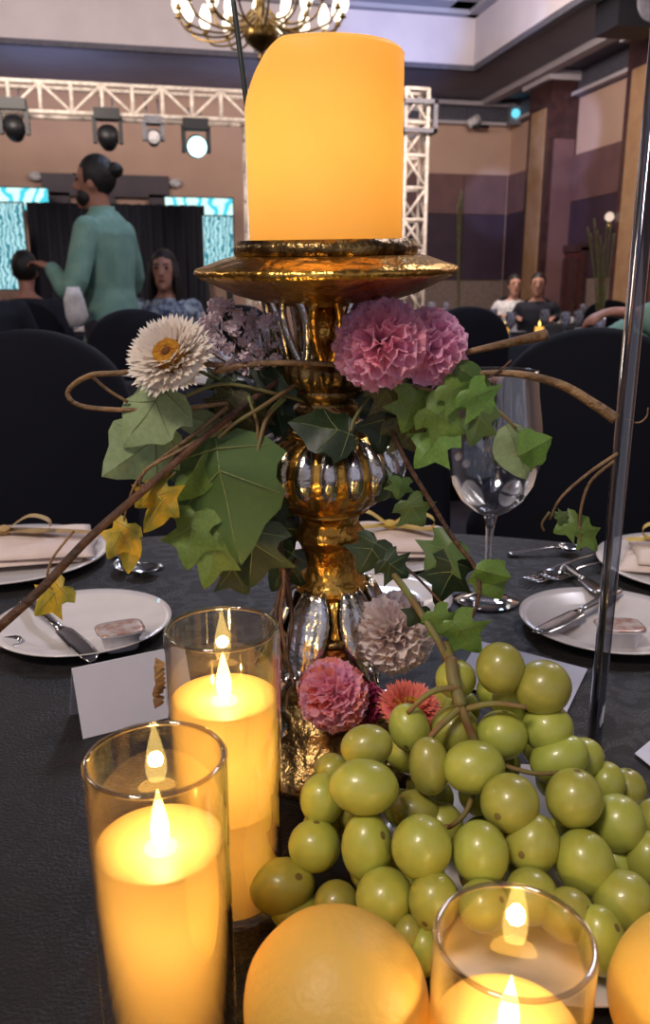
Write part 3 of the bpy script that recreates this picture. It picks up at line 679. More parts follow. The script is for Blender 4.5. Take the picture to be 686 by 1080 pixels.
# ------------------------------------------------------------------ OUR TABLE
tc_ = L(0, .237); TR = .9
bt = thing('banquet_table', 'round banquet table carrying the centrepiece', 'table', (tc_.x, tc_.y, 0))
MB().add(*lathe([(0, TZ - .035), (TR - .01, TZ - .035), (TR - .01, TZ - .008), (0, TZ - .008)], 72)).build('tabletop', M['wood'], bt)
for k in range(4):
    a_ = R(45 + 90 * k); MB().add(*tube([(math.cos(a_) * .55, math.sin(a_) * .55, 0), (math.cos(a_) * .5, math.sin(a_) * .5, TZ - .035)], .018)).build('leg', M['grey'], bt)
pr = [(0, TZ)] + [(TR * k / 12, TZ) for k in range(1, 12)] + [(TR - .004, TZ), (TR, TZ - .004), (TR + .003, TZ - .03), (TR + .01, .5), (TR + .04, .25), (TR + .06, .03)]
o = MB().add(*lathe(pr, 144, lambda i, a_: 1 + (0 if i < 15 else (.006, .02, .03)[min(i - 15, 2)]) * math.sin(a_ * 16))).build('tablecloth', M['cloth'])
o.location = (tc_.x, tc_.y, 0); tag(o, 'charcoal black damask tablecloth covering the round table', 'tablecloth')

# ---- candle holder
D0 = .55
hb_ = L(.0055, D0, TZ)
H = thing('candle_holder', 'ornate gold and silver pedestal candle holder wound with ivy', 'candle holder', hb_)
H.rotation_euler = (R(3.0) * math.cos(0), R(-.8), -YAW)
def mod_rib(rng, n_, amp): return lambda i, a_: 1 + (amp * (abs(math.cos(a_ * n_ / 2)) - .6) if rng[0] <= i <= rng[1] else 0)
MB().add(*lathe([(0, 0), (.066, 0), (.070, .004), (.070, .010), (.064, .016), (.056, .020), (.050, .028), (.040, .038), (.034, .05), (.0, .05)], 64)).build('base', M['darkgold'], H)
# lower body: gold drum, silver acanthus shoulders, scroll feet
MB().add(*lathe([(0, .045), (.034, .045), (.031, .055), (.030, .066), (.034, .072), (.036, .078), (.0375, .088), (.036, .096), (.0355, .104), (.033, .112), (.028, .124), (.022, .134), (.0, .134)], 64, lambda i, a_: 1 + (.05 * math.cos(6 * a_) if i >= 8 else 0))).build('lower_body', M['gold'], H)
MB().add(*lathe([(.0362, .100), (.0392, .1015), (.0398, .104), (.0385, .1065), (.0352, .107)], 64)).build('bead_ring', M['darkgold'], H)
def curl_leaf(scale=1.0):
    """acanthus leaf on the shoulder: ridged tongue following the body, tip curled out"""
    v = []; f = []; nu, nv = 14, 10
    for i in range(nu + 1):
        u = i / nu; z = .136 - .062 * u
        r0 = .022 + .019 * math.sin(min(1, u * 1.15) * math.pi / 2) + (.006 * max(0, u - .8) / .2)
        wd = .013 * math.sin(math.pi * min(1, u * .9 + .1)) + .002
        for k in range(nv + 1):
            s_ = k / nv * 2 - 1; a_ = s_ * wd / r0
            rr = r0 + .0035 * (1 - s_ * s_) + .0014 * math.cos(s_ * 9.4) + .002
            v.append((rr * math.cos(a_), rr * math.sin(a_), z + .004 * abs(s_) * u))
    for i in range(nu):
        for k in range(nv): a_ = i * (nv + 1) + k; f.append((a_, a_ + 1, a_ + nv + 2, a_ + nv + 1))
    return v, f
lf = curl_leaf()
for k in range(6):
    v, f = lf; rot = Matrix.Rotation(R(60 * k + 30 - 90 + 4), 3, 'Z'); o = MB().add(*shift((v, f), (0, 0, 0), rot)).build('acanthus_leaf', M['silver'], H)
    m_ = o.modifiers.new('thick', 'SOLIDIFY'); m_.thickness = .0016
    sp = [(.041 + .0 + math.cos(q * .62) * .0085 * (1 - q / 14), 0, .083 + math.sin(q * .62) * .0085 * (1 - q / 14)) for q in range(13)]
    MB().add(*shift(tube(sp, [.0026 - .0001 * q for q in range(13)], 8), (0, 0, 0), rot)).build('scroll', M['silver'], o)
for k in range(4):
    rot = Matrix.Rotation(R(90 * k + 40), 3, 'Z')
    MB().add(*shift(tube(spline([(.030, 0, .078), (.044, 0, .070), (.047, 0, .055), (.040, 0, .040), (.046, 0, .026), (.058, 0, .024)], 6), .0045, 8), (0, 0, 0), rot)).build('scroll_foot', M['silver'], H)
MB().add(*lathe([(0, .130), (.0245, .130), (.0255, .134), (.024, .138), (.0205, .142), (.0195, .150), (.0195, .162), (.0215, .166), (.0240, .169), (.0240, .172), (.0215, .175), (.0195, .180), (.021, .186), (.027, .189), (0, .189)], 64)).build('neck', M['gold'], H)
# upper belly: fluted bowl, gold underneath and silver leaf tips on top
MB().add(*lathe([(0, .187), (.018, .187), (.026, .190), (.035, .197), (.0415, .206), (.0445, .216), (.0440, .222), (.041, .230), (.034, .237), (.026, .241), (.0, .243)], 128, lambda i, a_: 1 + (.055 * (abs(math.cos(a_ * 9)) - .6) if 2 <= i <= 8 else 0))).build('fluted_bowl', M['gold'], H)
for k in range(18):
    rot = Matrix.Rotation(R(20 * k + 10), 3, 'Z')
    sp = spline([(.030, 0, .2385), (.040, 0, .2325), (.0455, 0, .222), (.0445, 0, .212), (.041, 0, .207)], 4)
    MB().add(*shift(tube(sp, [.0018 + .0042 * math.sin(math.pi * (q + 1) / (len(sp) + 2)) for q in range(len(sp))], 8), (0, 0, 0), rot)).build('leaf_tip', M['silver'], H)
MB().add(*lathe([(0, .238), (.027, .240), (.0285, .243), (.026, .246), (.0205, .248), (.0200, .252), (.0225, .2545), (.0225, .2575), (.0195, .260), (.0195, .263), (.0230, .2655), (.0245, .268), (.0225, .2715), (0, .2715)], 64)).build('ringed_stem', M['darkgold'], H)
MB().add(*lathe([(0, .270), (.024, .270), (.029, .275), (.031, .281), (.030, .287), (.026, .290), (0, .290)], 120, lambda i, a_: 1 + (.07 * (abs(math.cos(a_ * 12)) - .5) if 2 <= i <= 4 else 0))).build('fluted_collar', M['darkgold'], H)
for k in range(11):
    a0 = R(360 / 11 * k - 123); pts = []
    for q in range(25):
        a_ = 2 * math.pi * q / 24; w_ = math.sin(a_) * .0076 * (1 - .40 * math.cos(a_)); h_ = .3085 - math.cos(a_) * .0215
        rr = .0270 + .0125 * (h_ - .287) / .043; pts.append((rr, w_, h_))
    rot = Matrix.Rotation(a0, 3, 'Z')
    MB().add(*shift(tube(pts, .0026, 8, False), (0, 0, 0), rot)).build('crown_loop', M['gold' if k % 2 else 'silver'], H)
MB().add(*lathe([(0, .286), (.010, .286), (.009, .322), (0, .322)], 32)).build('core_rod', M['gold'], H)
MB().add(*lathe([(0, .322), (.030, .322), (.034, .3235), (.046, .3255), (.056, .3285), (.066, .333), (.074, .3370), (.0785, .3390), (.0812, .3415), (.0800, .3440), (.073, .3462), (.062, .3500), (.057, .3510), (0, .3510)], 96)).build('dish', M['gold'], H)
MB().add(*lathe([(.052, .3500), (.0555, .3515), (.0558, .3560), (.0530, .3600), (.0490, .3600), (.0475, .3570), (.0475, .3505)], 144, lambda i, a_: 1 + .006 * math.sin(a_ * 60), closed=True)).build('rope_ring', M['darkgold'], H)
# ---- pillar candle with a slumped left shoulder
PR, PH = .0462, .1115
v = []; f = []; seg = 72
def ztop(x, y):
    u = max(0, (-x * .97 + y * .15 - .3 * PR) / (.7 * PR)); r_ = math.hypot(x, y) / PR
    return PH - .032 * u ** 1.7 - .0035 * max(0, (r_ - .9) / .1) ** 2
rows = [(0.0, 0)] + [(k / 10, 1) for k in range(11)] + [(t_, 2) for t_ in (.97, .92, .8, .6, .4, .2)]
for q, kind in rows:
    for k in range(seg):
        a_ = 2 * math.pi * k / seg; ca, sa = math.cos(a_), math.sin(a_)
        if kind == 0: v.append((PR * .9 * ca, PR * .9 * sa, 0))
        elif kind == 1: v.append((PR * ca, PR * sa, .002 + (ztop(PR * ca, PR * sa) - .002) * q))
        else: v.append((PR * q * ca, PR * q * sa, ztop(PR * q * ca, PR * q * sa)))
for r_ in range(len(rows) - 1):
    for k in range(seg): k2 = (k + 1) % seg; f.append((r_ * seg + k, r_ * seg + k2, (r_ + 1) * seg + k2, (r_ + 1) * seg + k))
f.append(tuple(range(seg - 1, -1, -1))); v.append((0, 0, PH)); l0 = (len(rows) - 1) * seg
for k in range(seg): f.append((l0 + k, l0 + (k + 1) % seg, len(v) - 1))
pc = thing('pillar_candle', 'thick glowing amber pillar candle with melted left shoulder', 'candle')
HM = Matrix.Translation(hb_) @ H.rotation_euler.to_matrix().to_4x4()
pc.matrix_world = HM @ Matrix.Translation((0, 0, .3515))
MB().add(v, f).build('wax_body', M['pillarwax'], pc)
MB().add(*tube([(0, 0, PH - .002), (.001, 0, PH + .004), (.002, 0, PH + .006)], .0012)).build('wick', M['black'], pc)
for z_, e_ in ((.072, .062), (.036, .050)): light('pillar_led', 'POINT', HM @ Vector((-.004, 0, .3515 + z_)), e_, (1, .71, .34), .012)

# ---- glass hurricane candles
def glass_candle(px, py, w_px, d, hgt, wax_h, label, e=1.0, fl=(0, 0), seam=None):
    c = P(px, py, d); c.z = TZ; rr = .0297
    t = thing('glass_candle', label, 'candle', c)
    t.rotation_euler = (0, 0, -YAW)
    n = MB().add(*lathe([(rr - .0012, hgt - .001), (rr - .0012, .008), (rr - .003, .006), (0, .006)], 64)).build('glass_inner_wall', M['glass'], t)
    o = MB().add(*lathe([(0, .0005), (rr - .002, .0005), (rr, .002), (rr, hgt - .001)], 64)).build('glass_cylinder', M['glass'], t)
    n.parent = o
    MB().add(*lathe([(rr - .0015 + math.cos(q * math.pi / 3) * .0011, hgt - .0008 + math.sin(q * math.pi / 3) * .0011) for q in range(6)], 64, closed=True)).build('rim', M['rimclear'], o)
    wr_ = rr - .0022; R_ = [(0, .0065), (wr_, .0065), (wr_, wax_h * .3)]
    if seam: R_ += [(wr_, seam - .0006), (wr_ - .0012, seam), (wr_, seam + .0006)]
    R_ += [(wr_, wax_h * .8), (wr_, wax_h), (wr_ - .0006, wax_h + .0004)] + [(wr_ * q, wax_h - .0022 * (1 - q * q) * 1.2) for q in (.9, .75, .6, .45, .3, .15)] + [(0, wax_h - .0026)]
    MB().add(*lathe(R_, 64)).build('wax', M['wax'], t)
    fx, fy = fl
    MB().add(*shift(lathe([(0, 0), (.0030, .001), (.0040, .005), (.0042, .009), (.0034, .014), (.0019, .020), (.0008, .0245), (0, .027)], 20), (fx, fy, wax_h - .001))).build('flame', M['flamecore'], t)
    MB().add(*shift(lathe([(0, 0), (.0075, 0), (.007, .001), (0, .0014)], 24), (fx, fy, wax_h - .003))).build('flame_cup', M['flame'], t)
    w1 = c + Matrix.Rotation(-YAW, 3, 'Z') @ Vector((fx, fy, wax_h + .009))
    light('flame_light', 'POINT', w1, .12 * e, (1, .72, .34), .003)
    light('wax_led', 'POINT', c + Vector((0, 0, wax_h - .030)), .058 * e, (1, .70, .33), .010)
    light('wax_led', 'POINT', c + Vector((0, 0, wax_h * .35)), .026 * e, (1, .68, .31), .010)
    return t
glass_candle(164, 797, 151, .3058, .1436, .102, 'shorter glowing candle in clear glass at lower left, in front', 1.0)
glass_candle(234, 660, 122, .396, .163, .1235, 'tallest glowing candle in clear glass, behind the lower left one', 1.0, seam=.062)
glass_candle(543, 987, 171, .2529, .1018, .0585, 'shortest glowing candle in clear glass in front of the grapes', .85)

# ---- fruit plate, grapes, oranges
fc = L(.125, .41, TZ)
o = MB().add(*lathe([(0, .003), (.06, .003), (.085, .008), (.100, .013), (.101, .0115), (.086, .005), (.062, .0005), (0, .0005)], 72)).build('fruit_plate', M['china']); o.location = fc
tag(o, 'pale glass-white fruit plate under the bunch of grapes', 'plate')
def orange(px, py, d, r_, label):
    c = P(px, py, d); c.z = TZ + r_ * .965; t = thing('orange', label, 'fruit', (c.x, c.y, TZ))
    pr_ = [(math.sin(math.pi * i / 28) * r_ * (1 + .006 * math.sin(i)), r_ * .965 - math.cos(math.pi * i / 28) * r_ * .965 - (.003 * math.exp(-((28 - i) / 1.6) ** 2) if i > 20 else 0)) for i in range(29)]
    pr_[0] = (0, pr_[0][1]); pr_[-1] = (0, pr_[-1][1])
    rot = Matrix.Rotation(R(-75), 3, 'X') @ Matrix.Rotation(R(30), 3, 'Y')
    c0 = Vector((0, 0, r_ * .965)); v, f = lathe(pr_, 48); v = [rot @ (Vector(q) - c0) + c0 for q in v]
    MB().add(v, f).build('peel', M['orange'], t)
    MB().add(*shift(lathe([(0, 0), (.003, 0), (.0035, .001), (0, .0016)], 8), rot @ Vector((0, 0, r_ * .965 - .003)) + c0, rot)).build('stem_scar', M['grapestem'], t)
orange(355, 1062, .285, .0395, 'whole yellow orange fruit between the left and right glass candles')
orange(742, 1075, .285, .0395, 'yellow orange fruit cut off by the right edge, bottom corner')

GR = [(528,705,50,54,.435,0),(573,725,58,56,.43,20),(578,768,52,50,.425,0),(530,775,52,50,.42,0),(500,809,64,54,.395,5),(453,808,42,60,.40,5),
 (538,847,60,60,.375,0),(606,842,58,60,.38,0),(590,800,62,48,.415,25),(612,800,50,42,.43,20),(640,825,38,42,.425,0),(652,868,55,58,.385,0),(562,890,54,62,.365,-10),
 (507,900,58,66,.355,5),(445,893,62,64,.355,-15),(387,893,52,70,.37,0),(384,830,72,56,.38,-5),(387,787,54,44,.41,10),(350,812,36,34,.42,0),(340,843,46,52,.40,0),
 (332,892,54,52,.385,0),(298,935,68,56,.375,10),(355,952,46,44,.365,0),(406,947,60,60,.35,0),(458,950,52,60,.34,0),(617,910,60,68,.36,20),(658,950,62,60,.345,15),
 (634,992,50,72,.325,10),(438,855,50,42,.40,0),(432,768,42,52,.425,20),(481,716,42,40,.445,0),(684,905,44,54,.375,0),(432,988,34,44,.335,0),(448,1004,34,50,.33,0),
 (312,968,52,40,.37,0),(662,1002,44,50,.345,0),(690,868,36,50,.405,0),(480,770,50,50,.43,0),(545,740,50,50,.45,0),(560,945,56,56,.345,0),(600,965,54,54,.335,0),(510,955,52,52,.335,0),(648,908,50,50,.385,0),(690,975,54,54,.35,0)]
gp = P(500, 860, .40); gp.z = TZ
G = thing('grape_bunch', 'big bunch of pale green grapes heaped on the fruit plate', 'fruit', gp)
GM = []
for k in range(8):
    gv, gf = ball((0, 0, 0), 1, 24, 24, rot=Euler((rnd(-1.5, .8), rnd(-1.5, 1.5), 0)).to_matrix())
    gme = bpy.data.meshes.new('grape'); gme.from_pydata([tuple(q) for q in gv], [], gf); gme.materials.append(M['grape']); gme.materials.append(M['grapescar'])
    gme.polygons.foreach_set('use_smooth', [True] * len(gme.polygons))
    if k % 2 == 0: gme.polygons.foreach_set('material_index', [1 if i >= len(gf) - 24 else 0 for i in range(len(gf))])
    GM.append(gme)
def grape(c, rx, ry, rz_, ang):
    o = bpy.data.objects.new('grape', random.choice(GM)); C.objects.link(o); o.parent = G
    o.matrix_local = Matrix.Translation(c - gp) @ facing(ang).to_4x4() @ Matrix.Diagonal((rx, ry, rz_, 1))
    return c
cent = []
for x, y, w_, h_, d_, an in GR:
    c = P(x, y, d_); k = .5 / pxm(x, y, d_); rx, ry = w_ * k * 1.03, h_ * k * 1.03; rz_ = min(rx, ry)
    if c.z < TZ + ry * .8 + .004: c.z = TZ + ry * .8 + .004
    cent.append((c, max(rx, ry)))
    grape(c, rx, ry, rz_, an)
# filler grapes behind / beneath, so the heap stands on the plate
for x, y, w_, h_, d_, an in GR:
    for dd in (.024, .046):
        c = P(x + rnd(-8, 8), y + rnd(2, 14), d_ + dd); c.z -= .012
        if c.z > TZ + .016 and all((c - q).length > .017 for q, r_ in cent) :
            grape(c, .0115, .012, .0115, rnd(0, 90)); cent.append((c, .012))
for k in range(46):
    c = gp + L(rnd(-.065, .10), rnd(-.05, .05), .0235 + .02 * (k % 2))
    if all((c - q).length > .0175 for q, r_ in cent): grape(c, .0115, .012, .0115, rnd(0, 90)); cent.append((c, .012))
sm = MB()
def gst(pts, r0, r1, nm='stem', m='grapestem'):
    P_ = spline([P(*q) - gp for q in pts], 6); n_ = len(P_)
    MB().add(*tube(P_, [r0 + (r1 - r0) * i / (n_ - 1) for i in range(n_)], 8)).build(nm, M[m], G)
gst([(470, 680, .46), (478, 705, .44), (487, 745, .42), (500, 780, .415), (520, 830, .405)], .0032, .0022)
gst([(487, 745, .42), (462, 768, .41), (445, 790, .405)], .0022, .0015, 'stem_branch')
gst([(485, 725, .425), (455, 730, .42), (430, 752, .42)], .002, .0013, 'stem_branch')
gst([(490, 748, .42), (520, 742, .415), (556, 746, .41)], .002, .0014, 'stem_branch')
gst([(505, 800, .41), (495, 850, .385), (478, 870, .375), (470, 872, .37)], .0016, .0012, 'stem_branch')
gst([(505, 800, .41), (560, 815, .40), (590, 815, .40)], .0016, .0012, 'stem_branch')
gst([(487, 745, .42), (478, 715, .43), (476, 695, .44)], .004, .0036, 'stem_knot', 'vine')

# ---- acrylic rod
rp_ = L(.2026, .558, TZ)
t = thing('acrylic_rod', 'tall clear shiny rod standing at right, rising out of the frame', 'rod', rp_, -YAW + R(20))
rw = .0048
MB().add(*loft([((0, 0, 0), rw, rw), ((0, 0, .01), rw, rw), ((0, 0, .75), rw * 1.25, rw * 1.25)], 16, 3.2)).build('outer_shaft', M['acrylic'], t)
MB().add(*tube([(-.0015, .001, .001), (-.0015, .001, .745)], .0022, 10)).build('reflection_core', mat('reflection_tint', (150, 156, 184), .28, .8), t)  # metal strip added inside to give the clear rod its pale reflections
# ---- dark slanting stem behind the pillar candle
t = thing('dark_stem', 'thin dark green stem slanting up behind the amber candle', 'stem', P(278, 262, .625))
b_ = P(278, 262, .625)
MB().add(*tube(spline([V(0, 0, 0), P(259, 100, .635) - b_, P(252, 45, .64) - b_, P(245, -8, .645) - b_], 4), .0019, 8)).build('stalk', M['darkstem'], t)
MB().add(*tube([V(0, 0, 0), P(285, 330, .60) - b_, P(300, 420, .585) - b_], .0016, 8)).build('lower_stalk', M['darkstem'], t)
# ---- wine glass
wp = P(513, 633, .855); wp.z = TZ
t = thing('wine_glass', 'large clear empty wine glass standing behind the ivy at right', 'wine glass', wp)
MB().add(*lathe([(0, .0015), (.033, .0012), (.0355, .002), (.0355, .0032), (.02, .006), (.008, .011), (.0045, .02), (0, .022)], 64)).build('foot', M['stemglass'], t)
MB().add(*lathe([(.0046, .018), (.0038, .035), (.0036, .06), (.0042, .082), (.007, .096), (.0, .098)], 24)).build('stem', M['stemglass'], t)
bo = [(0, .096), (.008, .0975), (.020, .104), (.034, .116), (.044, .134), (.0495, .156), (.0505, .175), (.0480, .200), (.0435, .226), (.0405, .250)]
o = MB().add(*lathe(bo, 64)).build('bowl', M['wine'], t)
MB().add(*lathe([(r_ * .965, z_ + .0012) for r_, z_ in bo], 64)).build('inner_wall', M['wine'], o)
MB().add(*lathe([(.0401 + math.cos(q * math.pi / 3) * .0009, .250 + math.sin(q * math.pi / 3) * .0009) for q in range(6)], 64, closed=True)).build('rim', M['rimclear'], o)

# ---- plates, cutlery, cards
def plate(name, px, py, rr, label, well=.62):
    c = onZ(px, py, TZ); o = MB().add(*lathe([(0, .0045), (rr * well, .0045), (rr * (well + .06), .006), (rr * .9, .0105), (rr, .0135), (rr * 1.0, .0122), (rr * .88, .0082), (rr * (well + .04), .0005), (0, .0005)], 96)).build(name, M['china'])
    o.location = c; tag(o, label, 'plate'); return c
pl = plate('bread_plate', 89, 666, .0865, 'white bread plate at left with butter tub and knife')
pr2 = plate('bread_plate', 640, 664, .0865, 'white bread plate at right behind the clear rod')
pm = plate('bread_plate', 398, 640, .08, 'white bread plate half hidden behind the gold holder')
dl = plate('dinner_plate', 8, 592, .125, 'large white dinner plate at far left under a cream napkin')
dr = plate('dinner_plate', 742, 603, .125, 'large white dinner plate at the right edge of the photo')
dc = plate('dinner_plate', 395, 585, .11, 'large white dinner plate under cream napkin behind the holder')
def napkin(c, sx, sy, rz, label, rib, h=.03):
    t = thing('napkin', label, 'napkin', c + Vector((0, 0, .0125)), rz)
    n_ = 20; 
    for lay in range(2):
        v = []; f = []; q = 1 - .05 * lay; sk = .12 * (1 - 2 * lay)
        for i in range(n_ + 1):
            for k in range(n_ + 1):
                u = (i / n_ - .5) * 2; w_ = (k / n_ - .5) * 2
                z = lay * h * .45 + h * .5 * (1 - abs(u) ** 3) ** .6 * (1 - abs(w_) ** 3) ** .6 + .0016 * (math.sin(u * 5 + w_ * 3 + lay) + math.cos(w_ * 6 - u * 4))
                v.append((u * sx / 2 * q + sk * w_ * sy * .5 + .004 * lay, w_ * sy / 2 * q * (1 - .12 * u * (1 - lay)), max(z, .0006 + lay * h * .3 * (1 - u * u))))
        for i in range(n_):
            for k in range(n_): a_ = i * (n_ + 1) + k; f.append((a_, a_ + n_ + 1, a_ + n_ + 2, a_ + 1))
        o_ = MB().add(v, f).build('fold', M['napkin'], t); m_ = o_.modifiers.new('thick', 'SOLIDIFY'); m_.thickness = .0014
    rb = MB()
    pts = spline([(-sx * .5, 0, h * .95), (-sx * .2, 0, h + .004), (0, 0, h + .008), (sx * .2, .005, h + .004), (sx * .5, 0, h * .95)], 5)
    v = []; f = []
    for q in pts: v += [q + Vector((0, -.008, 0)), q + Vector((0, .008, .001))]
    for i in range(len(pts) - 1): f.append((2 * i, 2 * i + 1, 2 * i + 3, 2 * i + 2))
    rb.add(v, f).build('ribbon_band', M[rib], t)
    for s_ in (-1, 1):
        lp_ = spline([(0, 0, h + .006), (s_ * .03, .004, h + .024), (s_ * .055, .0, h + .018), (s_ * .05, -.006, h + .006), (0, 0, h + .008)], 6); v = []; f = []
        for q in lp_: v += [q + Vector((0, -.009, 0)), q + Vector((0, .009, 0))]
        for i in range(len(lp_) - 1): f.append((2 * i, 2 * i + 1, 2 * i + 3, 2 * i + 2))
        MB().add(v, f).build('bow_loop', M[rib], t)
    MB().add(*ball((0, 0, h + .008), .008, 12, 8, (1.2, 1, .8))).build('knot', M[rib], t)
napkin(dl + L(-.005, .012), .215, .15, R(10) - YAW, 'cream folded napkin with tan ribbon bow on the far left plate', 'ribbon', .017)
napkin(dr + L(-.015, .005), .15, .12, R(-20) - YAW, 'cream folded napkin with yellow ribbon on the right edge plate', 'ribbony', .02)
napkin(dc + L(.02, .01), .15, .12, R(-6) - YAW, 'cream folded napkin with yellow ribbon behind the candle holder', 'ribbony', .017)

def knife(a, b, za, zb, label, ln=None):
    a = Vector(a); b = Vector(b); a.z = za; b.z = zb; t = thing('butter_knife', label, 'knife', a); d = b - a; Ln = d.length
    q = d.to_track_quat('X', 'Z').to_matrix()
    MB().add(*shift(loft([((x * Ln, 0, 0), w_, .0022, (V(0, 1, 0), V(0, 0, 1))) for x, w_ in ((0, .004), (.04, .0065), (.2, .006), (.45, .0042), (.52, .0035))], 12), (0, 0, .003), q)).build('handle', M['steel'], t)
    MB().add(*shift(loft([((x * Ln, y_, 0), w_, .0009, (V(0, 1, 0), V(0, 0, 1))) for x, w_, y_ in ((.5, .004, 0), (.56, .0085, .001), (.75, .010, .001), (.93, .009, .0), (1, .003, -.003))], 12, 3), (0, 0, .003), q)).build('blade', M['steel'], t)
    return t
def fork(a, b, label):
    a = Vector(a); b = Vector(b); t = thing('fork', label, 'fork', a); d = b - a; Ln = d.length; q = d.to_track_quat('X', 'Z').to_matrix(); sc1 = Ln / .19
    MB().add(*shift(loft([((x * Ln, 0, z_), w_, .0014, (V(0, 1, 0), V(0, 0, 1))) for x, w_, z_ in ((0, .005, .001), (.05, .008, .001), (.25, .004, .003), (.5, .0028, .006), (.66, .004, .006), (.72, .010, .003), (.78, .0115, .002))], 12), (0, 0, .0016), q)).build('handle', M['steel'], t)
    for k in range(4):
        y_ = -.0095 + .0063 * k; MB().add(*shift(tube([(.77 * Ln, y_, .002), (.9 * Ln, y_, .001), (Ln, y_, .005)], [.0017, .0015, .0007], 6), (0, 0, .0016), q)).build('tine', M['steel'], t)
def spoon(a, b, label, k=1.0):
    a = Vector(a); b = Vector(b); t = thing('spoon', label, 'spoon', a); d = b - a; Ln = d.length; q = d.to_track_quat('X', 'Z').to_matrix()
    MB().add(*shift(loft([((x * Ln, 0, z_), w_, .0014, (V(0, 1, 0), V(0, 0, 1))) for x, w_, z_ in ((0, .005, .001), (.05, .0075, .001), (.3, .004, .004), (.6, .003, .007), (.72, .0045, .005))], 12), (0, 0, .0016), q)).build('handle', M['steel'], t)
    v = []; f = []; n1, n2 = 8, 24
    for i in range(n1 + 1):
        for j_ in range(n2):
            a_ = 2 * math.pi * j_ / n2; r1 = i / n1
            v.append((Ln * .85 + math.cos(a_) * Ln * .15 * r1, math.sin(a_) * .019 * k * r1 * (1 - .15 * math.cos(a_)), .001 + .0065 * r1 * r1))
    for i in range(n1):
        for j_ in range(n2): j2 = (j_ + 1) % n2; f.append((i * n2 + j_, i * n2 + j2, (i + 1) * n2 + j2, (i + 1) * n2 + j_))
    o = MB().add(*shift((v, f), (0, 0, .001), q)).build('bowl', M['steel'], t); m_ = o.modifiers.new('thick', 'SOLIDIFY'); m_.thickness = .0008
T3 = lambda px, py, z=TZ + .001: onZ(px, py, z)
knife(T3(30, 648), T3(102, 708), TZ + .016, TZ + .0085, 'silver butter knife resting on the left bread plate')
knife(T3(652, 636), T3(566, 682), TZ + .0135, TZ + .0115, 'silver butter knife resting on the right bread plate')
knife(T3(20, 640), T3(138, 628), TZ + .0015, TZ + .0015, 'long silver knife on the cloth behind the left bread plate')
spoon(T3(172, 598), T3(120, 603), 'small silver spoon on the cloth beside the yellow ivy leaves', 1.3)
spoon(T3(122, 586), T3(160, 610), 'silver spoon crossing another near the left dinner plate', 1.0)
fork(T3(650, 578), T3(556, 618), 'silver fork on the cloth behind the right bread plate')
fork(T3(668, 590), T3(574, 614), 'second silver fork, nearer the clear rod at right')
spoon(T3(536, 586), T3(612, 582), 'silver dessert spoon lying nearest the table edge, right of the wine glass', .8)
knife(T3(598, 604), T3(632, 640), TZ + .007, TZ + .0145, 'dull silver knife crossing the forks toward the right plate')
spoon(T3(-24, 664), T3(14, 690), 'silver spoon tip entering at the left edge below the twig', .8)

def butter(c, rz, label, s=1.0):
    t = thing('butter_tub', label, 'tub', c, rz)
    MB().add(*loft([((0, 0, 0), .0145, .0115), ((0, 0, .002), .0155, .0125), ((0, 0, .018), .020, .016), ((0, 0, .0185), .0222, .0178), ((0, 0, .0195), .0222, .0178)], 32, 4)).build('cup', M['tub'], t)
    MB().add(*loft([((0, 0, .0196), .0222, .0178), ((0, 0, .0204), .0222, .0178), ((0, 0, .0208), .018, .014)], 32, 4)).build('lid', M['foil'], t)
b1 = T3(128, 683, TZ + .0045); butter(b1, R(12), 'small white butter tub with foil lid on the left plate')
b2 = T3(652, 680, TZ + .0045); butter(b2, R(-14), 'small white butter tub with foil lid on the right plate')

def tent_card(a, b, h, spread, label):
    """a, b: ridge ends on the table plan"""
    a = Vector((a.x, a.y, 0)); b = Vector((b.x, b.y, 0)); d = (b - a).normalized(); nn = Vector((d.y, -d.x, 0)) * spread
    if nn.dot(FV) > 0: nn = -nn
    t = thing('place_card', label, 'card', (a + b) / 2 + UV * TZ)
    o_ = (a + b) / 2
    for s_, nm in ((1, 'front_leaf'), (-1, 'back_leaf')):
        v = [a - o_ + nn * s_ + UV * .0005, b - o_ + nn * s_ + UV * .0005, b - o_ + UV * h, a - o_ + UV * h]
        ob = MB().add(v, [(0, 1, 2, 3)]).build(nm, M['card'], t, False); m_ = ob.modifiers.new('thick', 'SOLIDIFY'); m_.thickness = .0004
A_ = L(-.194, .582); Bv = L(-.115, .626)
tent_card(A_, Bv, .050, .021, 'blank lilac white tent place card before the left bread plate')
def flat_card(cs, label):
    pts = [onZ(x, y, TZ + .002) for x, y in cs]; c = sum(pts, Vector()) / len(pts); t = thing('paper_card', label, 'card', c)
    ob = MB().add([p - c + Vector((0, 0, rnd(0, .0))) for p in pts], [tuple(range(len(pts)))]).build('sheet', M['card'], t, False); m_ = ob.modifiers.new('thick', 'SOLIDIFY'); m_.thickness = .0006
flat_card([(505, 676), (620, 706), (598, 752), (478, 722)], 'blank white card lying flat behind the top grapes')
flat_card([(712, 760), (735, 800), (686, 808), (670, 795)], 'white card corner lying on the cloth at the right edge')

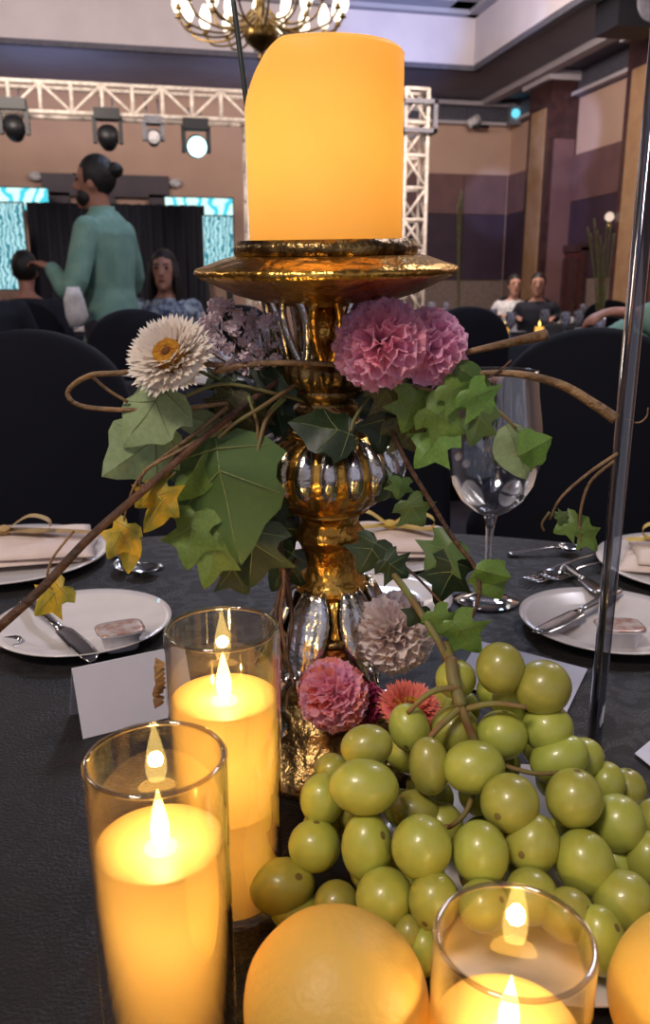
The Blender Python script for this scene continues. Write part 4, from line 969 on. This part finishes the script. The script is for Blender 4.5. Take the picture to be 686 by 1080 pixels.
# ------------------------------------------------------------------ FOLIAGE
def leaf_mesh(kind='ivy', fold=.22, curl=.25):
    """unit leaf, base at origin, tip at +Y 1.0; five lobes; midrib fold"""
    if kind == 'ivy': half = [(0, 0), (.13, -.10), (.30, -.08), (.46, .10), (.33, .20), (.30, .30), (.42, .42), (.58, .56), (.38, .60), (.24, .64), (.16, .80), (.07, .94), (0, 1.0)]
    elif kind == 'broad': half = [(0, 0), (.16, -.05), (.34, .03), (.50, .20), (.42, .28), (.40, .38), (.44, .50), (.38, .62), (.24, .72), (.13, .88), (0, 1.0)]
    else: half = [(0, 0), (.10, .02), (.2, .14), (.25, .3), (.26, .46), (.22, .64), (.13, .84), (.05, .95), (0, 1.0)]
    n_ = len(half); m_ = 5; v = []; f = []
    def zz(x, y): return -fold * abs(x) - curl * (y - .4) ** 2 + .03 * math.sin(9 * y + 5 * x)
    for s_ in (-1, 1):
        for (x, y) in half:
            mid = min(1, max(0, y * 1.0 if y > .0 else 0))
            for k in range(m_ + 1):
                q = k / m_; xx = s_ * x * q; yy = mid * (1 - q) + y * q; v.append((xx, yy, zz(xx, yy)))
    w_ = m_ + 1
    for h in range(2):
        o0 = h * n_ * w_
        for i in range(n_ - 1):
            for k in range(m_):
                a_ = o0 + i * w_ + k; q = (a_, a_ + 1, a_ + w_ + 1, a_ + w_); f.append(q if h else q[::-1])
    return v, f
LM = {}
def leaf_me(kind, m):
    key = (kind, m)
    if key not in LM:
        v, f = leaf_mesh(kind, *{'ivy': (.22, .25), 'broad': (.3, .3), 'long': (.5, .2)}[kind]); me = bpy.data.meshes.new('leaf'); me.from_pydata([tuple(q) for q in v], [], f); me.materials.append(M[m])
        me.polygons.foreach_set('use_smooth', [True] * len(me.polygons)); LM[key] = me
        tv = []; tf = []
        for a_ in ([(0, 0), (0, .97)], [(0, .08), (.38, .12)], [(0, .08), (-.38, .12)], [(0, .25), (.4, .5)], [(0, .25), (-.4, .5)]):
            if kind == 'long' and a_[1][0]: continue
            p0, p1 = a_; fo, cu = {'ivy': (.22, .25), 'broad': (.3, .3), 'long': (.5, .2)}[kind]
            pts = [(p0[0] + (p1[0] - p0[0]) * q / 4, p0[1] + (p1[1] - p0[1]) * q / 4) for q in range(5)]
            pts = [(x, y, -fo * abs(x) - cu * (y - .4) ** 2 + .03 * math.sin(9 * y + 5 * x) + .004) for x, y in pts]
            q_ = tube(pts, [.008, .007, .006, .005, .003], 5); o0 = len(tv); tv += [tuple(z) for z in q_[0]]; tf += [tuple(i + o0 for i in g) for g in q_[1]]
        mv = bpy.data.meshes.new('vein'); mv.from_pydata(tv, [], tf); mv.materials.append(M['vein']); LM[key + ('v',)] = mv
    return LM[key], LM[key + ('v',)]
def leaf(parent, bpx, tpx, d, kind='ivy', m='leaf', dt=0.0, twist=0, wide=1.0, vein=True):
    """leaf from base pixel to tip pixel, base depth d, tip depth d+dt"""
    a = P(bpx[0], bpx[1], d); b = P(tpx[0], tpx[1], d + dt); Y = (b - a); s_ = Y.length; Y.normalize()
    Z = (CB - Y * CB.dot(Y)).normalized(); Z = Matrix.Rotation(R(twist), 3, Y) @ Z; X = Y.cross(Z)
    rot = Matrix((X, Y, Z)).transposed(); me, mv = leaf_me(kind, m)
    o = bpy.data.objects.new('leaf', me); C.objects.link(o); o.parent = parent
    pi_ = Matrix.Translation(parent.location).inverted()
    o.matrix_local = pi_ @ Matrix.Translation(a) @ rot.to_4x4() @ Matrix.Diagonal((s_ * wide, s_, s_, 1))
    if vein and s_ > .018:
        o2 = bpy.data.objects.new('vein', mv); C.objects.link(o2); o2.parent = o
    return o
def stem(parent, pts, r0, r1=None, m='vine', name='stem', n=6):
    r1 = r1 or r0; q = spline([P(*p) for p in pts], n); q = [p - parent.location for p in q]; k = len(q)
    return MB().add(*tube(q, [r0 + (r1 - r0) * i / (k - 1) for i in range(k)], 7)).build(name, M[m], parent)
def plant(name, label, px, py, d, cat='ivy'): return thing(name, label, cat, P(px, py, d))

# left: large pale leaves under the white flower
S = plant('ivy_sprig', 'ivy sprig with pale sage leaves under the white strawflower', 230, 410, .50)
stem(S, [(330, 425, .53), (290, 415, .51), (235, 405, .50), (190, 420, .49), (160, 430, .485)], .0014, .0009)
leaf(S, (178, 408), (126, 470), .485, 'broad', 'sage', -.01, 20, 1.1)
leaf(S, (182, 450), (108, 503), .49, 'broad', 'sage', -.02, -15, 1.0)
leaf(S, (200, 432), (158, 446), .488, 'long', 'sage', 0, 0, .9)
leaf(S, (236, 452), (176, 430), .49, 'long', 'sage', 0, 15, 1.0)
S = plant('ivy_sprig', 'ivy sprig with one very large hanging green leaf, left of the holder', 232, 440, .49)
stem(S, [(320, 400, .52), (275, 430, .495), (250, 445, .49), (230, 462, .485)], .0014, .001)
leaf(S, (226, 462), (252, 598), .485, 'broad', 'leaf', -.015, 8, 1.0)
leaf(S, (222, 470), (182, 528), .487, 'long', 'leafb', .0, 25, 1.3)
leaf(S, (262, 478), (300, 560), .50, 'broad', 'leafd', .0, -20, 1.1)
leaf(S, (205, 540), (196, 602), .478, 'ivy', 'leafb', -.01, 10, 1.0)
leaf(S, (232, 560), (216, 622), .478, 'ivy', 'leafb', -.01, -12, .9)
leaf(S, (268, 555), (262, 622), .49, 'ivy', 'leafd', 0, 10, 1.2)
leaf(S, (246, 412), (232, 450), .50, 'ivy', 'leafo', 0, 10, 1.3)
S = plant('ivy_foliage', 'dark ivy leaves crowded on the left side of the holder stem', 270, 430, .53)
stem(S, [(335, 400, .54), (285, 440, .53), (275, 500, .53), (290, 570, .525), (305, 640, .52)], .0018, .0014, 'twig')
for b_, t_, d_, k_, m_, tw, w_ in [((250, 400), (222, 432), .515, 'ivy', 'leafd', 15, 1.2), ((270, 415), (255, 460), .52, 'ivy', 'leafo', -20, 1.2), ((290, 420), (300, 470), .53, 'ivy', 'leafd', 20, 1.1), ((262, 450), (232, 480), .525, 'ivy', 'leafo', 0, 1.2),
    ((285, 470), (262, 530), .54, 'broad', 'leafd', 0, 1.1), ((300, 500), (296, 560), .54, 'ivy', 'leafd', 10, 1.2), ((285, 540), (305, 600), .535, 'ivy', 'leafd', -10, 1.1), ((255, 520), (275, 585), .53, 'ivy', 'leaf', 0, 1.1), ((240, 395), (215, 410), .52, 'ivy', 'leafd', 0, 1.2),
    ((300, 395), (262, 425), .52, 'ivy', 'leafd', 10, 1.2), ((232, 428), (250, 462), .51, 'ivy', 'leafd', 10, 1.1), ((310, 580), (285, 625), .53, 'ivy', 'leafd', 10, 1.1), ((240, 590), (262, 628), .50, 'ivy', 'leafd', 0, 1.2)]: leaf(S, b_, t_, d_, k_, m_, .0, tw, w_)
S = plant('ivy_tendril', 'thin green tendril hanging in a loop left of the fluted bowl', 285, 430, .50)
stem(S, [(300, 420, .51), (282, 440, .50), (272, 475, .49), (268, 505, .49), (252, 528, .49)], .0017, .0009)
stem(S, [(262, 418, .50), (272, 455, .495), (262, 500, .49)], .0012, .0008)
S = plant('ivy_sprig', 'single dark greyed ivy leaf lying across the ringed stem of the holder', 350, 440, .49)
stem(S, [(392, 415, .51), (375, 440, .495), (370, 455, .49)], .001); leaf(S, (374, 458), (304, 442), .49, 'broad', 'leafd', 0, 25, .9); leaf(S, (378, 462), (330, 476), .492, 'long', 'leafo', 0, 10, 1)
# yellow leaves on the left twig
S = plant('yellow_ivy_sprig', 'yellowing ivy leaves hanging from the left brown twig', 160, 520, .47)
stem(S, [(188, 470, .475), (150, 500, .47), (135, 530, .47), (130, 555, .468)], .0009, .0006, 'twiglight'); stem(S, [(185, 498, .47), (165, 515, .47)], .0008)
leaf(S, (158, 515), (188, 546), .468, 'ivy', 'leafy', -.005, 15, 1.2); leaf(S, (166, 518), (142, 536), .47, 'ivy', 'leafy', 0, -20, 1.2); leaf(S, (178, 520), (150, 562), .466, 'long', 'leafy', 0, 10, 1)
leaf(S, (134, 552), (112, 590), .466, 'ivy', 'leafy', -.005, 10, 1.0); leaf(S, (136, 556), (134, 606), .466, 'long', 'leafy', -.006, 10, 1.0)
S = plant('yellow_ivy_leaf', 'small yellow green ivy leaf over the left bread plate rim', 60, 625, .46)
stem(S, [(78, 560, .465), (55, 590, .46), (50, 615, .46), (62, 624, .46)], .0008, .0006, 'twiglight'); leaf(S, (66, 618), (34, 650), .458, 'ivy', 'leafy', 0, 10, .9)
# right: ivy in front of the glass
S = plant('ivy_sprig', 'ivy sprig of mixed green leaves below the pink carnations', 420, 410, .50)
stem(S, [(372, 400, .53), (420, 405, .50), (470, 415, .49), (520, 430, .485), (545, 452, .48)], .0015, .0009)
for b_, t_, d_, k_, m_, tw, w_ in [((402, 402), (425, 440), .50, 'ivy', 'leafo', 10, 1.2), ((440, 412), (426, 458), .49, 'ivy', 'leafb', -15, 1.1), ((450, 430), (492, 458), .485, 'ivy', 'leafb', 10, 1.1), ((470, 452), (436, 494), .487, 'ivy', 'leafb', 20, 1.0),
    ((470, 405), (500, 432), .485, 'ivy', 'leafb', -10, 1.1), ((495, 410), (525, 440), .482, 'ivy', 'leafb', 0, 1.2), ((510, 430), (496, 472), .482, 'ivy', 'leaf', 12, 1.0), ((535, 448), (558, 506), .478, 'long', 'sage', -12, 1.35), ((545, 482), (584, 462), .478, 'broad', 'leafb', 15, 1.2),
    ((408, 430), (398, 480), .51, 'ivy', 'leafd', 0, 1.2), ((420, 440), (446, 478), .505, 'ivy', 'leafo', 0, 1.2), ((480, 385), (520, 412), .49, 'long', 'leaf', 0, 1.2), ((395, 410), (380, 440), .52, 'ivy', 'leafd', 10, 1.2)]: leaf(S, b_, t_, d_, k_, m_, .0, tw, w_)
S = plant('ivy_vine', 'hanging ivy vine with lobed leaves right of the holder neck', 420, 490, .50)
stem(S, [(408, 440, .51), (428, 485, .50), (455, 530, .495), (480, 570, .49), (502, 600, .485), (505, 630, .48), (494, 660, .475)], .0017, .0011, 'twig')
for b_, t_, d_, k_, m_, tw, w_ in [((414, 500), (396, 530), .505, 'ivy', 'leafd', 10, 1.3), ((424, 505), (420, 528), .50, 'ivy', 'leaf', -10, 1.3), ((430, 528), (448, 556), .497, 'ivy', 'leaf', 5, 1.3), ((478, 570), (448, 606), .49, 'ivy', 'leaf', 15, 1.2), ((484, 590), (460, 640), .488, 'ivy', 'leafd', -15, 1.0),
    ((502, 600), (540, 610), .48, 'long', 'leafb', 10, 1.3), ((512, 598), (530, 634), .482, 'broad', 'leafb', 0, 1.1), ((398, 570), (378, 606), .50, 'ivy', 'leafd', 5, 1.2), ((405, 590), (432, 610), .497, 'ivy', 'leafd', 5, 1.2), ((458, 645), (478, 672), .46, 'ivy', 'leafb', 0, 1.1),
    ((478, 655), (508, 690), .458, 'ivy', 'leafb', 10, 1.1), ((445, 640), (430, 662), .48, 'ivy', 'leafd', 0, 1.1)]: leaf(S, b_, t_, d_, k_, m_, .0, tw, w_)
S = plant('trailing_twig', 'thick brown green twig running down to the grape stem', 440, 630, .48)
stem(S, [(385, 570, .52), (415, 605, .50), (440, 640, .47), (462, 675, .455), (474, 700, .45)], .0022, .0024, 'vine'); stem(S, [(395, 585, .51), (430, 600, .50), (470, 640, .48)], .0012, .0008, 'twig', 'side_shoot')
S = plant('ivy_tendril', 'slender ivy tendrils with two small leaves left of the clear rod', 640, 490, .55)
stem(S, [(652, 478, .55), (620, 500, .548), (592, 525, .545), (580, 548, .545)], .0013, .0009, 'twiglight'); stem(S, [(648, 486, .55), (622, 510, .548), (612, 545, .545), (613, 580, .545)], .0013, .0009, 'twiglight')
stem(S, [(580, 540, .545), (572, 552, .545), (574, 560, .545)], .001, .0008, 'vine', 'tendril_tip')
leaf(S, (610, 548), (584, 562), .545, 'ivy', 'leafb', 0, 10, 1.2); leaf(S, (613, 552), (632, 582), .545, 'ivy', 'leafb', 0, -15, .9); leaf(S, (588, 548), (600, 540), .545, 'ivy', 'leaf', 0, 0, 1.2)

# twigs
S = plant('brown_twig', 'long brown twig slanting down to the left edge from the holder', 200, 450, .48, 'twig')
stem(S, [(318, 385, .54), (262, 425, .50), (215, 462, .48), (160, 510, .465), (95, 567, .45), (45, 620, .44), (-8, 668, .43)], .0018, .0029, 'twig', 'main_stem')
stem(S, [(245, 445, .49), (190, 475, .475), (155, 495, .47), (148, 512, .47), (165, 505, .47), (195, 470, .48)], .0012, .001, 'twiglight', 'curled_shoot')
stem(S, [(240, 430, .495), (200, 462, .48), (188, 470, .478)], .0014, .0012, 'twiglight', 'side_shoot')
S = plant('tan_twig_loop', 'pale tan twig bent into a loop left of the white strawflower', 110, 400, .49, 'twig')
stem(S, [(260, 388, .51), (200, 384, .50), (130, 393, .49), (95, 396, .485), (72, 412, .485), (82, 427, .485), (120, 432, .488), (180, 432, .49), (240, 425, .50)], .0017, .0014, 'twiglight', 'loop')
stem(S, [(98, 398, .487), (115, 412, .488), (135, 424, .49)], .0011, .001, 'twiglight', 'cross_piece')
S = plant('tan_twig', 'tan twig wrapped across the crown of loops on the holder', 300, 385, .495, 'twig')
stem(S, [(225, 392, .505), (270, 384, .50), (330, 383, .495), (380, 388, .50), (430, 398, .51)], .0019, .0014, 'twiglight', 'branch')
S = plant('tan_twig', 'short tan twig poking right beside the carnation at right', 500, 375, .50, 'twig')
stem(S, [(430, 385, .52), (500, 370, .50), (545, 360, .49), (577, 353, .48)], .0012, .0034, 'twiglight', 'branch')
S = plant('brown_twig', 'arched brown twig in front of the wine glass, ending at the rod', 560, 400, .49, 'twig')
stem(S, [(430, 402, .51), (480, 396, .50), (540, 394, .49), (590, 405, .48), (625, 425, .475), (650, 442, .47)], .0013, .0034, 'twiglight', 'branch')
stem(S, [(480, 412, .50), (500, 402, .495), (520, 396, .49), (540, 380, .49)], .0007, .0006, 'twig', 'thin_shoot')
S = plant('grey_tendril', 'fine grey tendril curling right of the clear rod', 662, 450, .56, 'twig')
stem(S, [(655, 440, .56), (672, 446, .56), (682, 440, .56), (684, 430, .56)], .0007, .0005, 'twiglight', 'shoot')
S = plant('bare_twigs', 'bare brown stems rising beside the lower holder and tall glass', 300, 640, .50, 'twig')
for pts in ([(295, 560, .51), (300, 610, .49), (297, 660, .48), (312, 730, .47)], [(302, 600, .50), (308, 650, .49), (302, 700, .48)], [(312, 590, .52), (292, 640, .49), (300, 720, .475)]): stem(S, pts, .0015, .0011, 'twig', 'twig')

# carnations
def petal_mesh(w_, h_, ruff, ph):
    v = []; f = []; nu, nv = 6, 16
    for i in range(nu + 1):
        u = i / nu; yy = h_ * (.08 + .92 * u)
        for k in range(nv + 1):
            s_ = k / nv * 2 - 1; ww = w_ * (.12 + .88 * u ** .9)
            ang = s_ * .95; x = math.sin(ang) * ww; y = yy - (1 - math.cos(ang)) * h_ * .30 * u
            y += (h_ * .035 * math.sin(k * 2.6 + ph) if i == nu else 0)
            z = ruff * u * u * (math.sin(s_ * 8.5 + ph) + .3 * math.sin(s_ * 19 + ph)) + .28 * h_ * u * u * .4
            v.append((x, y, z))
    for i in range(nu):
        for k in range(nv): a_ = i * (nv + 1) + k; f.append((a_, a_ + 1, a_ + nv + 2, a_ + nv + 1))
    return v, f
PM = {}
def petal_me(m, j):
    if (m, j) not in PM:
        v, f = petal_mesh(.78 + .1 * (j % 2), 1.0, .13 + .03 * j, j * 1.7); me = bpy.data.meshes.new('petal'); me.from_pydata(v, [], f); me.materials.append(M[m]); me.polygons.foreach_set('use_smooth', [True] * len(me.polygons)); PM[(m, j)] = me
    return PM[(m, j)]
def carnation(px, py, d, dia_px, mats, label, roll=0, tx=0, ty=0, n=40, stempts=None, squash=1.0):
    r_ = dia_px / 2 / pxm(px, py, d); c = P(px, py, d); t = thing('carnation', label, 'flower', c)
    rot = facing(roll, tx, ty); base = -rot.col[2] * r_ * .75
    for k in range(n):
        ph = k * 2.39996; q = (k + .5) / n; tilt = q ** .55 * R(104)              # centre petals upright, outer ones flat
        ln = r_ * (.98 + .26 * q + rnd(-.05, .05)) * (1 if q > .3 else 1.05)
        m_ = mats[min(len(mats) - 1, int(rnd(0, 1) * len(mats)))]
        o = bpy.data.objects.new('petal', petal_me(m_, k % 3)); C.objects.link(o); o.parent = t
        a = Matrix.Rotation(ph, 3, 'Z') @ Matrix.Rotation(R(90) - tilt, 3, 'X') @ Matrix.Rotation(rnd(-.25, .25), 3, 'Y')
        o.matrix_local = Matrix.Translation(base) @ (rot @ a).to_4x4() @ Matrix.Diagonal((ln * .78 * squash, ln, ln * .8, 1))
    cal = lathe([(0, -.5), (.12, -.48), (.17, -.2), (.2, .1), (.1, .2)], 12)
    MB().add(*shift(([Vector(q) * r_ for q in cal[0]], cal[1]), base, rot)).build('calyx', M['calyx'], t)
    if stempts: stem(t, [tuple(stempts[0])] + [tuple(q) for q in stempts[1:]], .0016, .0014)
    return t
carnation(398, 350, .475, 84, ['pink', 'pink', 'lilac'], 'frilly pink carnation under the dish, left of a paler one', -10, -8, -12, 46, [(398, 372, .50), (385, 400, .53), (365, 420, .54)])
carnation(463, 357, .49, 74, ['lilac', 'lilac', 'pink'], 'frilly lilac pink carnation, the right one of the upper pair', 10, -5, 18, 42, [(455, 375, .51), (420, 405, .53), (370, 425, .54)])
carnation(341, 738, .475, 66, ['pink', 'candlelit', 'lilac'], 'pink carnation with coral edges low beside the tall glass candle', 0, 0, -25, 50, [(345, 745, .49), (350, 765, .51)])  # orange-tinted petals carry the candle's warm light as colour
carnation(386, 746, .485, 40, ['magenta'], 'small magenta carnation at the foot of the holder', 0, 0, 10, 34, [(386, 752, .50), (370, 760, .52)])
carnation(426, 672, .50, 76, ['whitepetal'], 'white carnation right of the lower silver leaves', 0, 0, 15, 48, [(425, 690, .52), (380, 700, .53)], .85)
# strawflowers
def bract_mesh(w_):
    v = [(0, 0, 0), (-w_, .35, .02), (w_, .35, .02), (-w_ * 1.1, .82, .07), (w_ * 1.1, .82, .07), (0, .35, -.02), (0, .8, .04), (0, 1, .08)]
    return v, [(0, 5, 1), (0, 2, 5), (1, 5, 6, 3), (5, 2, 4, 6), (3, 6, 7), (6, 4, 7)]
def strawflower(px, py, d, dia_px, m, label, tx, ty, disc='yolk', rings_=((62, 1.0, 84), (60, .96, 70), (56, .90, 57), (50, .82, 45)), discr=.50, sp=None):
    r_ = dia_px / 2 / pxm(px, py, d); c = P(px, py, d); t = thing('strawflower', label, 'flower', c); rot = facing(0, tx, ty)
    me = bpy.data.meshes.new('bract'); v, f = bract_mesh(.06); me.from_pydata(v, [], f); me.materials.append(M[m]); me.polygons.foreach_set('use_smooth', [True] * len(me.polygons))
    for n_, ln, ti in rings_:
        for k in range(n_):
            o = bpy.data.objects.new('bract', me); C.objects.link(o); o.parent = t; l_ = ln * r_ * rnd(.95, 1.05)
            a = Matrix.Rotation(2 * math.pi * (k + rnd(-.2, .2)) / n_ + ti, 3, 'Z') @ Matrix.Rotation(R(90 - ti + rnd(-5, 5)), 3, 'X')
            o.matrix_local = Matrix.Translation(rot.col[2] * (-.1 * r_)) @ (rot @ a).to_4x4() @ Matrix.Diagonal((l_, l_, l_, 1))
    q = r_ * discr
    MB().add(*shift(lathe([(0, -.12 * r_), (.5 * r_, -.06 * r_), (.84 * r_, .04 * r_), (.80 * r_, .08 * r_), (.5 * r_, .06 * r_), (0, .0)], 48), (0, 0, 0), rot)).build('receptacle', M[m], t)
    MB().add(*shift(lathe([(0, -.25 * r_), (q * .9, -.1 * r_), (q, .10 * r_), (q * .85, .24 * r_), (q * .5, .28 * r_), (q * .2, .25 * r_), (0, .2 * r_)], 40, lambda i, a_: 1 + .04 * math.sin(a_ * 17)), (0, 0, 0), rot)).build('disc', M[disc], t)
    MB().add(*shift(ball((0, 0, .25 * r_), q * .2, 10, 6, (1, 1, .5)), (0, 0, 0), rot)).build('disc_centre', M['brownc'], t)
    me2 = bpy.data.meshes.new('inner_bract'); v, f = bract_mesh(.2); me2.from_pydata(v, [], f); me2.materials.append(M[m])
    for k in range(26):
        o = bpy.data.objects.new('inner_bract', me2); C.objects.link(o); o.parent = t; a_ = 2 * math.pi * k / 26 + rnd(-.1, .1); l_ = r_ * rnd(.14, .22)
        a = Matrix.Rotation(a_, 3, 'Z') @ Matrix.Rotation(R(70), 3, 'X')
        o.matrix_local = Matrix.Translation(rot @ (Matrix.Rotation(a_, 3, 'Z') @ Vector((0, q * 1.02, .05 * r_)))) @ (rot @ a).to_4x4() @ Matrix.Diagonal((l_, l_, l_, 1))
    MB().add(*shift(lathe([(0, -.45 * r_), (.15 * r_, -.4 * r_), (.45 * r_, -.1 * r_), (0, -.05 * r_)], 16), (0, 0, 0), rot)).build('calyx', M['calyx'], t)
    if sp: stem(t, sp, .0013, .0013)
strawflower(180, 377, .48, 100, 'bract', 'white strawflower with golden centre left of the candle holder', -24, -14, sp=[(184, 376, .50), (230, 400, .52), (300, 420, .54)])
strawflower(432, 748, .455, 74, 'bractpink', 'pink strawflower facing up beside the grape stem', -58, 10, rings_=((56, 1.0, 84), (54, .96, 68), (50, .9, 52), (44, .8, 38)), sp=[(432, 752, .47), (400, 762, .50)])
# dried statice cluster between white flower and crown
S = plant('statice_cluster', 'cluster of small lilac grey dried flowers beside the white strawflower', 245, 350, .52, 'flower')
fl_me = None
v, f = [], []
for k in range(5):
    a_ = Matrix.Rotation(2 * math.pi * k / 5, 3, 'Z') @ Matrix.Rotation(R(35), 3, 'X'); o0 = len(v)
    v += [tuple(a_ @ Vector(q)) for q in [(0, 0, 0), (-.26, .6, .05), (.26, .6, .05), (-.16, 1, .22), (.16, 1, .22), (0, .55, -.1)]]; f += [tuple(i + o0 for i in g) for g in [(0, 5, 1), (0, 2, 5), (1, 5, 4, 3), (5, 2, 4)]]
me = bpy.data.meshes.new('floret'); me.from_pydata(v, [], f); me.materials.append(M['statice'])
ends = []
for k in range(110):
    q = rnd(0, 1); px = 212 + 80 * q + rnd(-8, 8); py = 312 + 22 * q + rnd(0, 78 - 25 * q); d = rnd(.50, .535)
    o = bpy.data.objects.new('floret', me); C.objects.link(o); o.parent = S; s_ = rnd(.0038, .0062)
    o.matrix_local = Matrix.Translation(P(px, py, d) - S.location) @ (facing(rnd(0, 360), rnd(-60, 60), rnd(-60, 60))).to_4x4() @ Matrix.Scale(s_, 4)
    if k % 4 == 0: stem(S, [(px, py, d + .002), ((px + 290) / 2, (py + 395) / 2 + 8, .53), (300, 405, .54)], .0005, .0009, 'vine', 'stalk', 3)
# dried frill left of the tall glass
S = plant('dried_frill', 'small tan dried frill beside the tall glass candle', 170, 735, .42, 'flower')
for k in range(9):
    py = 700 + k * 5; o = bpy.data.objects.new('petal', petal_me('twiglight', k % 3)); C.objects.link(o); o.parent = S
    o.matrix_local = Matrix.Translation(P(174 + rnd(-1, 2), py, .428) - S.location) @ facing(rnd(70, 110), rnd(-20, 20), rnd(20, 60)).to_4x4() @ Matrix.Scale(.0065, 4)
